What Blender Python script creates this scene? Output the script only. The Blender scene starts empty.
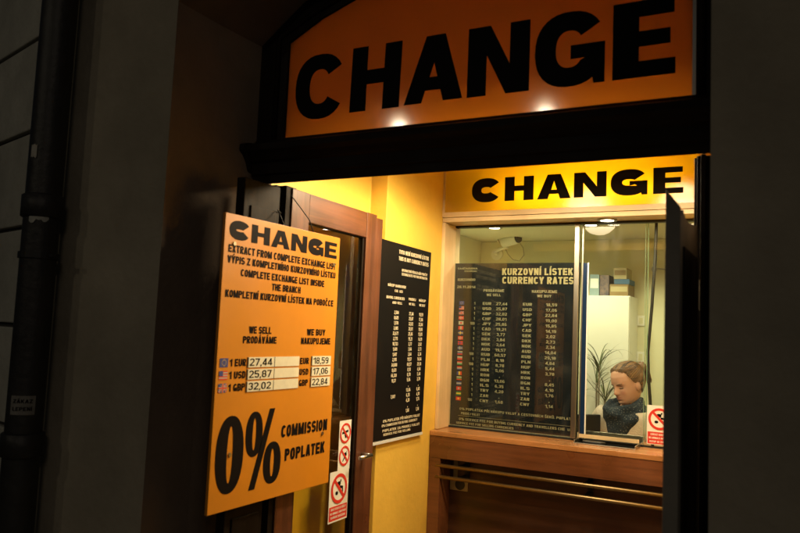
import bpy, bmesh, math, random
from mathutils import Vector, Matrix, noise
random.seed(7)
R = math.radians
scene = bpy.context.scene
COL = scene.collection

# ------------------------------------------------------------------ camera, world, sun, exposure
cam_d = bpy.data.cameras.new('camera'); cam = bpy.data.objects.new('camera', cam_d); COL.objects.link(cam)
YAW, PIT, ROL = R(28.073), R(5.048), R(2.461)
f_ = Vector((-math.sin(YAW)*math.cos(PIT), math.cos(YAW)*math.cos(PIT), math.sin(PIT)))
r_ = Vector((math.cos(YAW), math.sin(YAW), 0)); u_ = r_.cross(f_)
r2 = r_*math.cos(ROL) + u_*math.sin(ROL); u2 = -r_*math.sin(ROL) + u_*math.cos(ROL)
mw = Matrix((r2, u2, -f_)).transposed().to_4x4(); mw.translation = (0, 0, 1.6)
cam.matrix_world = mw
cam_d.sensor_width = 36; cam_d.lens = 738.22/800*36; cam_d.clip_start = .05; cam_d.clip_end = 2000
cam_d.dof.use_dof = True; cam_d.dof.focus_distance = 4.1; cam_d.dof.aperture_fstop = 3.2
scene.camera = cam

wd = bpy.data.worlds.new('World'); scene.world = wd; wd.use_nodes = True
wn = wd.node_tree; bg = wn.nodes['Background']
sky = wn.nodes.new('ShaderNodeTexSky'); sky.sky_type = 'NISHITA'; sky.sun_disc = False
sky.sun_elevation = R(25); sky.sun_rotation = R(137)
wn.links.new(sky.outputs[0], bg.inputs[0]); bg.inputs[1].default_value = 0.0022     # night: nearly no sky light
sd = bpy.data.lights.new('night_fill_sun', 'SUN'); sd.energy = 0.078; sd.angle = R(12); sd.color = (1, .84, .66)  # warm fill from the right, added to brighten the house front and reveal
so = bpy.data.objects.new('night_fill_sun', sd); COL.objects.link(so); so.rotation_euler = Vector((-.62, .66, -.42)).to_track_quat('-Z', 'Y').to_euler()
vs = scene.view_settings
scene.display_settings.display_device = 'sRGB'
vs.view_transform = 'Standard'; vs.look = 'None'; vs.exposure = 0.18; vs.gamma = 1; vs.use_curve_mapping = False
scene.render.engine = 'CYCLES'
scene.cycles.use_denoising = True
scene.cycles.max_bounces = 10; scene.cycles.transparent_max_bounces = 24
scene.cycles.sample_clamp_indirect = 4
scene.cycles.caustics_reflective = False; scene.cycles.caustics_refractive = False

# ------------------------------------------------------------------ materials
def mat(name, col, rough=.6, metal=0, spec=.5, noise_amt=0, noise_scale=8, bump=0, bump_scale=60, coat=0, col2=None, stretch=None, rough_var=0):
    m = bpy.data.materials.new(name); m.use_nodes = True
    nt = m.node_tree; b = nt.nodes['Principled BSDF']
    b.inputs['Base Color'].default_value = (*col, 1); b.inputs['Roughness'].default_value = rough
    b.inputs['Metallic'].default_value = metal; b.inputs['Specular IOR Level'].default_value = spec
    if coat: b.inputs['Coat Weight'].default_value = coat; b.inputs['Coat Roughness'].default_value = .12
    if noise_amt or bump or rough_var:
        tc = nt.nodes.new('ShaderNodeTexCoord'); src = tc.outputs['Object']
        if stretch:
            mp = nt.nodes.new('ShaderNodeMapping'); mp.inputs['Scale'].default_value = stretch
            nt.links.new(src, mp.inputs[0]); src = mp.outputs[0]
    if noise_amt:
        n = nt.nodes.new('ShaderNodeTexNoise'); n.inputs['Scale'].default_value = noise_scale; n.inputs['Detail'].default_value = 8
        n.inputs['Roughness'].default_value = .62
        nt.links.new(src, n.inputs['Vector'])
        rp = nt.nodes.new('ShaderNodeValToRGB')
        c2 = col2 or tuple(c*(1-noise_amt) for c in col)
        rp.color_ramp.elements[0].position = .3; rp.color_ramp.elements[1].position = .7
        rp.color_ramp.elements[0].color = (*c2, 1); rp.color_ramp.elements[1].color = (*col, 1)
        nt.links.new(n.outputs[0], rp.inputs[0]); nt.links.new(rp.outputs[0], b.inputs['Base Color'])
    if rough_var:
        n3 = nt.nodes.new('ShaderNodeTexNoise'); n3.inputs['Scale'].default_value = 5; n3.inputs['Detail'].default_value = 6
        nt.links.new(src, n3.inputs['Vector'])
        mr = nt.nodes.new('ShaderNodeMapRange'); mr.inputs[3].default_value = max(0, rough-rough_var); mr.inputs[4].default_value = rough+rough_var
        nt.links.new(n3.outputs[0], mr.inputs[0]); nt.links.new(mr.outputs[0], b.inputs['Roughness'])
    if bump:
        n2 = nt.nodes.new('ShaderNodeTexNoise'); n2.inputs['Scale'].default_value = bump_scale; n2.inputs['Detail'].default_value = 6
        nt.links.new(src, n2.inputs['Vector'])
        bp = nt.nodes.new('ShaderNodeBump'); bp.inputs['Strength'].default_value = bump; bp.inputs['Distance'].default_value = .01
        nt.links.new(n2.outputs[0], bp.inputs['Height']); nt.links.new(bp.outputs[0], b.inputs['Normal'])
    return m

def wood(name, dark, light, axis='z', rough=.4, coat=.15, scale=1.0):
    """fine grain running along one axis"""
    st = {'x': (.6, 14, 14), 'y': (14, .6, 14), 'z': (14, 14, .6)}[axis]
    m = bpy.data.materials.new(name); m.use_nodes = True; nt = m.node_tree; b = nt.nodes['Principled BSDF']
    tc = nt.nodes.new('ShaderNodeTexCoord'); mp = nt.nodes.new('ShaderNodeMapping'); mp.inputs['Scale'].default_value = [s*scale for s in st]
    nt.links.new(tc.outputs['Object'], mp.inputs[0])
    n = nt.nodes.new('ShaderNodeTexNoise'); n.inputs['Scale'].default_value = 1.6; n.inputs['Detail'].default_value = 9; n.inputs['Distortion'].default_value = 1.1; n.inputs['Roughness'].default_value = .65
    nt.links.new(mp.outputs[0], n.inputs['Vector'])
    rp = nt.nodes.new('ShaderNodeValToRGB'); rp.color_ramp.elements[0].position = .33; rp.color_ramp.elements[1].position = .68
    rp.color_ramp.elements[0].color = (*dark, 1); rp.color_ramp.elements[1].color = (*light, 1)
    nt.links.new(n.outputs[0], rp.inputs[0]); nt.links.new(rp.outputs[0], b.inputs['Base Color'])
    b.inputs['Roughness'].default_value = rough; b.inputs['Coat Weight'].default_value = coat; b.inputs['Specular IOR Level'].default_value = .5 if coat else .12; b.inputs['Coat Roughness'].default_value = .2
    wn_ = nt.nodes.new('ShaderNodeTexNoise'); wn_.inputs['Scale'].default_value = 3.5; wn_.inputs['Detail'].default_value = 7; nt.links.new(tc.outputs['Object'], wn_.inputs['Vector'])
    wr_ = nt.nodes.new('ShaderNodeMapRange'); wr_.inputs[1].default_value = .3; wr_.inputs[2].default_value = .7; wr_.inputs[3].default_value = max(.1, rough-.15); wr_.inputs[4].default_value = min(1, rough+.2)
    nt.links.new(wn_.outputs[0], wr_.inputs[0]); nt.links.new(wr_.outputs[0], b.inputs['Roughness'])
    wm = nt.nodes.new('ShaderNodeMapRange'); wm.inputs[1].default_value = .3; wm.inputs[2].default_value = .7; wm.inputs[3].default_value = .72; wm.inputs[4].default_value = 1.12; nt.links.new(wn_.outputs[0], wm.inputs[0])
    wv = nt.nodes.new('ShaderNodeVectorMath'); wv.operation = 'SCALE'; nt.links.new(rp.outputs[0], wv.inputs[0]); nt.links.new(wm.outputs[0], wv.inputs['Scale']); nt.links.new(wv.outputs[0], b.inputs['Base Color'])
    bp = nt.nodes.new('ShaderNodeBump'); bp.inputs['Strength'].default_value = .12; bp.inputs['Distance'].default_value = .004
    nt.links.new(n.outputs[0], bp.inputs['Height']); nt.links.new(bp.outputs[0], b.inputs['Normal'])
    return m

def glass(name, tint=(.93, .97, .93), refl=1.0, rough=.0, haze=.013):
    m = bpy.data.materials.new(name); m.use_nodes = True; nt = m.node_tree
    nt.nodes.remove(nt.nodes['Principled BSDF']); out = nt.nodes['Material Output']
    t = nt.nodes.new('ShaderNodeBsdfTransparent'); t.inputs[0].default_value = (*tint, 1)
    g = nt.nodes.new('ShaderNodeBsdfGlossy'); g.inputs['Roughness'].default_value = rough; g.inputs[0].default_value = (refl, refl, refl, 1)
    fr = nt.nodes.new('ShaderNodeFresnel'); fr.inputs[0].default_value = 1.5
    mx = nt.nodes.new('ShaderNodeMixShader')
    ge = nt.nodes.new('ShaderNodeNewGeometry'); sb = nt.nodes.new('ShaderNodeMath'); sb.operation = 'SUBTRACT'; sb.inputs[0].default_value = 1; nt.links.new(ge.outputs['Backfacing'], sb.inputs[1])
    mu = nt.nodes.new('ShaderNodeMath'); mu.operation = 'MULTIPLY'; nt.links.new(fr.outputs[0], mu.inputs[0]); nt.links.new(sb.outputs[0], mu.inputs[1])
    nt.links.new(mu.outputs[0], mx.inputs[0]); nt.links.new(t.outputs[0], mx.inputs[1]); nt.links.new(g.outputs[0], mx.inputs[2]); df = nt.nodes.new('ShaderNodeBsdfDiffuse'); df.inputs[0].default_value = (.8, .8, .75, 1); m3 = nt.nodes.new('ShaderNodeMixShader')
    tc = nt.nodes.new('ShaderNodeTexCoord'); mp = nt.nodes.new('ShaderNodeMapping'); mp.inputs['Scale'].default_value = (2.2, 2.2, .9); mp.inputs['Rotation'].default_value = (0, .5, .3)
    ns = nt.nodes.new('ShaderNodeTexNoise'); ns.inputs['Scale'].default_value = 4; ns.inputs['Detail'].default_value = 9; ns.inputs['Distortion'].default_value = 1.5
    rg = nt.nodes.new('ShaderNodeMapRange'); rg.inputs[1].default_value = .42; rg.inputs[2].default_value = .8; rg.inputs[3].default_value = haze*.1; rg.inputs[4].default_value = haze
    nt.links.new(tc.outputs['Object'], mp.inputs[0]); nt.links.new(mp.outputs[0], ns.inputs['Vector']); nt.links.new(ns.outputs[0], rg.inputs[0]); nt.links.new(rg.outputs[0], m3.inputs[0])
    nt.links.new(mx.outputs[0], m3.inputs[1]); nt.links.new(df.outputs[0], m3.inputs[2]); nt.links.new(m3.outputs[0], out.inputs[0])
    return m

def emit(name, col, s):
    m = bpy.data.materials.new(name); m.use_nodes = True; nt = m.node_tree; b = nt.nodes['Principled BSDF']
    b.inputs['Base Color'].default_value = (.8, .8, .8, 1)
    b.inputs['Emission Color'].default_value = (*col, 1); b.inputs['Emission Strength'].default_value = s
    return m

def translucent(name, col, fres=False):
    m = bpy.data.materials.new(name); m.use_nodes = True; nt = m.node_tree
    nt.nodes.remove(nt.nodes['Principled BSDF']); out = nt.nodes['Material Output']
    t = nt.nodes.new('ShaderNodeBsdfTranslucent'); t.inputs[0].default_value = (*col, 1)
    d = nt.nodes.new('ShaderNodeBsdfDiffuse'); d.inputs[0].default_value = (*[c*.6 for c in col], 1)
    g = nt.nodes.new('ShaderNodeBsdfGlossy'); g.inputs['Roughness'].default_value = .15; g.inputs[0].default_value = (1, 1, 1, 1)
    m1 = nt.nodes.new('ShaderNodeMixShader'); m1.inputs[0].default_value = .25
    m2 = nt.nodes.new('ShaderNodeMixShader'); m2.inputs[0].default_value = .03
    if fres:
        fr = nt.nodes.new('ShaderNodeFresnel'); fr.inputs[0].default_value = 1.45; nt.links.new(fr.outputs[0], m2.inputs[0])
        g.inputs['Roughness'].default_value = .075; m1.inputs[0].default_value = .3
    nt.links.new(t.outputs[0], m1.inputs[1]); nt.links.new(d.outputs[0], m1.inputs[2])
    nt.links.new(m1.outputs[0], m2.inputs[1]); nt.links.new(g.outputs[0], m2.inputs[2]); nt.links.new(m2.outputs[0], out.inputs[0])
    return m

M = dict(
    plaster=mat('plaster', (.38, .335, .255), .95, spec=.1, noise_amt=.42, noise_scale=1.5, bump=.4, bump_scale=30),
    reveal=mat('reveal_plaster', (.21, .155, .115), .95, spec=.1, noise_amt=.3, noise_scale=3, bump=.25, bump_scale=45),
    stone=mat('stone', (.44, .43, .37), .9, noise_amt=.35, noise_scale=3, bump=.4, bump_scale=30),
    mortar=mat('mortar', (.05, .045, .04), .95, bump=.3),
    paving=mat('paving', (.12, .115, .11), .8, noise_amt=.4, noise_scale=6, bump=.3, bump_scale=40),
    asphalt=mat('asphalt', (.05, .05, .05), .85, noise_amt=.3, bump=.4, bump_scale=120),
    kerb=mat('kerb_stone', (.25, .24, .22), .85, noise_amt=.3, bump=.3),
    black_wood=wood('black_wood', (.007, .0045, .003), (.016, .010, .007), 'x', .6, 0),
    black_wood_v=wood('black_wood_upright', (.007, .0045, .003), (.016, .010, .007), 'z', .6, 0),
    door_wood_v=wood('door_wood_upright', (.062, .019, .008), (.145, .048, .019), 'z', .38, .25),
    door_wood_h=wood('door_wood_level', (.062, .019, .008), (.145, .048, .019), 'y', .38, .25),
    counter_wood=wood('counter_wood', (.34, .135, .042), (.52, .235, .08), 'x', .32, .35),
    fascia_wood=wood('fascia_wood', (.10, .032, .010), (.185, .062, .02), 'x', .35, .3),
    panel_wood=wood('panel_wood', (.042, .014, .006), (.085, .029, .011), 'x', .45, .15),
    ply=wood('light_ply', (.62, .42, .20), (.74, .54, .29), 'z', .5, .1),
    ply_h=wood('light_ply_level', (.62, .45, .24), (.74, .57, .33), 'x', .5, .1),
    yellow=mat('yellow_paint', (.80, .50, .075), .5, noise_amt=.17, noise_scale=2.4, bump=.22, bump_scale=28, rough_var=.12),
    cream=mat('cream_paint', (.70, .68, .46), .7, noise_amt=.06, noise_scale=1.5, bump=.06, bump_scale=40),
    ceiling=mat('ceiling_paint', (.72, .62, .40), .8, bump=.05),
    floor=mat('floor_tile', (.16, .12, .09), .35, noise_amt=.3, noise_scale=5),
    orange=mat('orange_board', (.60, .222, .011), .42, noise_amt=.13, noise_scale=3.2, bump=.05, bump_scale=9, rough_var=.12),
    orange_edge=mat('board_edge', (.55, .42, .2), .6),
    
    ink=mat('black_ink', (.008, .006, .006), .6, spec=.06),
    vinyl=mat('black_vinyl', (.006, .005, .005), .4, spec=.02),
    paper=mat('cream_paper', (.70, .66, .50), .6, noise_amt=.1, noise_scale=30),
    white=mat('white_plastic', (.78, .77, .70), .4),
    red=mat('sign_red', (.62, .035, .02), .45),
    blue=mat('flag_blue', (.03, .05, .22), .5), green=mat('flag_green', (.04, .22, .06), .5), gold=mat('flag_yellow', (.75, .5, .05), .5),
    flag_white=mat('flag_white', (.42, .40, .34), .5),
    board=mat('dark_board', (.008, .013, .020), .22, noise_amt=.3, noise_scale=2),
    board_blue=mat('blue_film', (.008, .024, .065), .2),
    black_board=mat('black_board', (.007, .006, .006), .4, spec=.12),
    gold_ink=mat('gold_lettering', (.44, .37, .21), .45),
    dim_ink=mat('dim_lettering', (.31, .285, .19), .5),
    white_ink=mat('pale_lettering', (.64, .57, .40), .5),
    alu=mat('aluminium', (.32, .31, .27), .35, 1, bump=.03),
    steel=mat('steel', (.45, .43, .38), .3, 1), brass=mat('brass_rail', (.30, .21, .10), .45, 1, rough_var=.1),
    dark_metal=mat('dark_metal', (.03, .03, .03), .5, .6), black=mat('black_plastic', (.012, .012, .013), .45),
    pipe=mat('pipe_paint', (.030, .028, .026), .5, .3, noise_amt=.5, noise_scale=7, bump=.35, bump_scale=25),
    grey_leaf=mat('weathered_shutter', (.22, .20, .165), .7, noise_amt=.3, noise_scale=5, bump=.2),
    glass=glass('window_glass', (.93, .96, .92), 1.0), door_glass=glass('door_glass', (.90, .88, .66), 1.0, haze=.006),
    glass_edge=mat('glass_edge', (.25, .42, .28), .2),
    cabinet=mat('cabinet_white', (.74, .74, .64), .35, bump=.02),
    card=mat('cardboard', (.28, .19, .08), .8, noise_amt=.15), card2=mat('pale_carton', (.45, .38, .20), .7, noise_amt=.1),
    binder=mat('pale_blue_binder', (.24, .33, .35), .5), magazine=mat('dark_folder', (.05, .045, .07), .4, noise_amt=.8, noise_scale=40, col2=(.22, .15, .12)),
    bluebox=mat('blue_box', (.04, .11, .20), .5),
    leaf=mat('plant_leaf', (.10, .12, .035), .5, noise_amt=.4, noise_scale=20), stem=mat('plant_stem', (.16, .12, .07), .8, bump=.3), pot=mat('clay_pot', (.3, .12, .06), .8), soil=mat('potting_soil', (.03, .02, .015), .95, bump=.5),
    skin=mat('skin', (.62, .36, .24), .5), lip=mat('lip', (.46, .17, .13), .45), eye=mat('eye_dark', (.03, .02, .015), .3), brow=mat('brow', (.12, .065, .03), .8),
    knit=mat('cardigan_knit', (.66, .53, .43), .9, noise_amt=.15, noise_scale=30, bump=.6, bump_scale=160),
    tie=mat('hair_tie', (.12, .02, .015), .6), trousers=mat('trousers', (.04, .045, .06), .85),
    chair=mat('chair_fabric', (.05, .05, .055), .9),
    lamp_glow=emit('lamp_glow', (1, .93, .74), 30), tube_glow=emit('tube_glow', (1, .88, .62), 165),
    street_glow=emit('street_glow', (1, .82, .5), 8),
)
# scarf: navy knit with pale flecks ; hair: combed strands
def scarf_mat():
    m = mat('scarf_knit', (.012, .020, .034), .95, bump=.9, bump_scale=120); nt = m.node_tree; b = nt.nodes['Principled BSDF']
    tc = nt.nodes.new('ShaderNodeTexCoord'); v = nt.nodes.new('ShaderNodeTexVoronoi'); v.inputs['Scale'].default_value = 95
    nt.links.new(tc.outputs['Object'], v.inputs['Vector'])
    rp = nt.nodes.new('ShaderNodeValToRGB'); rp.color_ramp.elements[0].position = .12; rp.color_ramp.elements[1].position = .3
    rp.color_ramp.elements[0].color = (.20, .20, .20, 1); rp.color_ramp.elements[1].color = (.011, .018, .030, 1)
    nt.links.new(v.outputs['Distance'], rp.inputs[0]); nt.links.new(rp.outputs[0], b.inputs['Base Color']); return m
M['scarf'] = scarf_mat()
def hair_mat():
    m = mat('hair', (.3, .2, .1), .42); nt = m.node_tree; b = nt.nodes['Principled BSDF']
    tc = nt.nodes.new('ShaderNodeTexCoord'); mp = nt.nodes.new('ShaderNodeMapping'); mp.inputs['Scale'].default_value = (15, 1.2, 1)
    nt.links.new(tc.outputs['UV'], mp.inputs[0])
    n = nt.nodes.new('ShaderNodeTexNoise'); n.inputs['Scale'].default_value = 1; n.inputs['Detail'].default_value = 5
    nt.links.new(mp.outputs[0], n.inputs['Vector'])
    rp = nt.nodes.new('ShaderNodeValToRGB'); rp.color_ramp.elements[0].position = .34; rp.color_ramp.elements[1].position = .62
    rp.color_ramp.elements[0].color = (.016, .008, .004, 1); rp.color_ramp.elements[1].color = (.25, .112, .036, 1)
    nt.links.new(n.outputs[0], rp.inputs[0]); nt.links.new(rp.outputs[0], b.inputs['Base Color'])
    bp = nt.nodes.new('ShaderNodeBump'); bp.inputs['Strength'].default_value = .6; bp.inputs['Distance'].default_value = .004
    nt.links.new(n.outputs[0], bp.inputs['Height']); nt.links.new(bp.outputs[0], b.inputs['Normal']); return m
M['hair'] = hair_mat()
# skin with a redder lip / cheek tint held in a colour attribute
_nt = M['skin'].node_tree; _a = _nt.nodes.new('ShaderNodeAttribute'); _a.attribute_name = 'tint'
_mx = _nt.nodes.new('ShaderNodeMix'); _mx.data_type = 'RGBA'; _mx.inputs[6].default_value = (.56, .29, .205, 1); _mx.inputs[7].default_value = (.34, .065, .055, 1)
_nt.links.new(_a.outputs['Fac'], _mx.inputs[0]); _nt.links.new(_mx.outputs[2], _nt.nodes['Principled BSDF'].inputs['Base Color'])
_nt.nodes['Principled BSDF'].inputs['Subsurface Weight'].default_value = .12; _nt.nodes['Principled BSDF'].inputs['Subsurface Radius'].default_value = (.01, .004, .002)

# ------------------------------------------------------------------ mesh helpers
class MB:
    def __init__(s): s.v = []; s.f = []; s.mi = []
    def add(s, vs, fs, mi=0):
        o = len(s.v); s.v += [tuple(v) for v in vs]; s.f += [tuple(i+o for i in f) for f in fs]; s.mi += [mi]*len(fs); return s
    def box(s, x0, x1, y0, y1, z0, z1, mi=0):
        return s.add([(x0,y0,z0),(x1,y0,z0),(x1,y1,z0),(x0,y1,z0),(x0,y0,z1),(x1,y0,z1),(x1,y1,z1),(x0,y1,z1)],
                     [(3,2,1,0),(4,5,6,7),(0,1,5,4),(1,2,6,5),(2,3,7,6),(3,0,4,7)], mi)
    def prism(s, pts, ax, a, b, mi=0):
        """polygon in the plane normal to ax ('x': pts=(y,z), 'y': (x,z), 'z': (x,y)), extruded from a to b"""
        def P(p, t): return {'x': (t, p[0], p[1]), 'y': (p[0], t, p[1]), 'z': (p[0], p[1], t)}[ax]
        n = len(pts)
        return s.add([P(p, a) for p in pts]+[P(p, b) for p in pts],
                     [tuple(range(n)), tuple(range(2*n-1, n-1, -1))]+[(i, i+n, (i+1) % n+n, (i+1) % n) for i in range(n)], mi)
    def tube(s, pts, r, n=10, mi=0, caps=True):
        pts = [Vector(p) for p in pts]; rs = r if isinstance(r, (list, tuple)) else [r]*len(pts)
        rings = []; up = None
        for i, p in enumerate(pts):
            t = (pts[min(i+1, len(pts)-1)]-pts[max(i-1, 0)]).normalized()
            if up is None: up = t.orthogonal().normalized()
            up = (up - t*up.dot(t)).normalized(); w = t.cross(up)
            rings.append([p+(up*math.cos(2*math.pi*k/n)+w*math.sin(2*math.pi*k/n))*rs[i] for k in range(n)])
        vs = [v for rg in rings for v in rg]; fs = []
        for i in range(len(pts)-1):
            for k in range(n): fs.append((i*n+k, i*n+(k+1) % n, (i+1)*n+(k+1) % n, (i+1)*n+k))
        if caps: fs += [tuple(range(n-1, -1, -1)), tuple((len(pts)-1)*n+k for k in range(n))]
        return s.add(vs, fs, mi)
    def disc(s, c, nrm, r, r0=0, n=28, th=.002, mi=0):
        """disc or ring, with thickness along nrm"""
        c = Vector(c); nrm = Vector(nrm).normalized(); a = nrm.orthogonal().normalized(); b = nrm.cross(a)
        def ring(rr, h): return [c+nrm*h+(a*math.cos(2*math.pi*k/n)+b*math.sin(2*math.pi*k/n))*rr for k in range(n)]
        if r0 == 0:
            vs = ring(r, 0)+ring(r, th)
            fs = [tuple(range(n-1, -1, -1)), tuple(range(n, 2*n))]+[(k, (k+1) % n, (k+1) % n+n, k+n) for k in range(n)]
        else:
            vs = ring(r, 0)+ring(r, th)+ring(r0, th)+ring(r0, 0); fs = []
            for q in range(4):
                for k in range(n): fs.append((q*n+k, q*n+(k+1) % n, ((q+1) % 4)*n+(k+1) % n, ((q+1) % 4)*n+k))
        return s.add(vs, fs, mi)
    def sphere(s, c, rx, ry=None, rz=None, n=16, m=10, mi=0, fn=None):
        ry = ry or rx; rz = rz or rx; c = Vector(c); vs = []; fs = []
        for i in range(m+1):
            ph = math.pi*i/m
            for k in range(n):
                th = 2*math.pi*k/n; d = Vector((math.sin(ph)*math.cos(th), math.sin(ph)*math.sin(th), math.cos(ph)))
                q = fn(d) if fn else 1
                vs.append(c+Vector((d.x*rx, d.y*ry, d.z*rz))*q)
        for i in range(m):
            for k in range(n): fs.append((i*n+k, (i+1)*n+k, (i+1)*n+(k+1) % n, i*n+(k+1) % n))
        return s.add(vs, fs, mi)

def link(name, me, mats, parent=None):
    o = bpy.data.objects.new(name, me); COL.objects.link(o)
    for m in (mats if isinstance(mats, (list, tuple)) else [mats]): me.materials.append(m)
    if parent is not None:
        o.parent = parent
        o.matrix_parent_inverse = Matrix.Translation(parent.location).inverted() if parent.type == 'EMPTY' else parent.matrix_parent_inverse.inverted() if False else (Matrix.Identity(4))
        if parent.type == 'EMPTY': pass
    return o
def build(name, mb, mats, parent=None, bevel=0, smooth=False, weld=True):
    me = bpy.data.meshes.new(name); me.from_pydata(mb.v, [], mb.f)
    for p, i in zip(me.polygons, mb.mi): p.material_index = i
    bm = bmesh.new(); bm.from_mesh(me)
    if weld: bmesh.ops.remove_doubles(bm, verts=bm.verts, dist=1e-6)
    bmesh.ops.recalc_face_normals(bm, faces=bm.faces); bm.to_mesh(me); bm.free()
    if smooth: me.shade_smooth()
    o = link(name, me, mats, parent)
    if bevel:
        b = o.modifiers.new('edge', 'BEVEL'); b.width = bevel; b.segments = 2; b.limit_method = 'ANGLE'; b.angle_limit = R(40)
    return o
def tag(o, label, cat, group=None):
    o['label'] = label; o['category'] = cat
    if group: o['group'] = group
    return o
def thing(name, label, cat, loc, group=None):
    o = bpy.data.objects.new(name, None); COL.objects.link(o); o.location = loc; o.empty_display_size = .1
    return tag(o, label, cat, group)
def struct(name, mb, m, **k):
    o = build(name, mb, m, **k); o['kind'] = 'structure'; return o
def copy_tree(o, delta, parent=None):
    c = o.copy(); COL.objects.link(c)
    if parent is None: c.location = Vector(o.location)+Vector(delta)
    else: c.parent = parent
    for ch in list(o.children): copy_tree(ch, delta, c)
    return c

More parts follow.
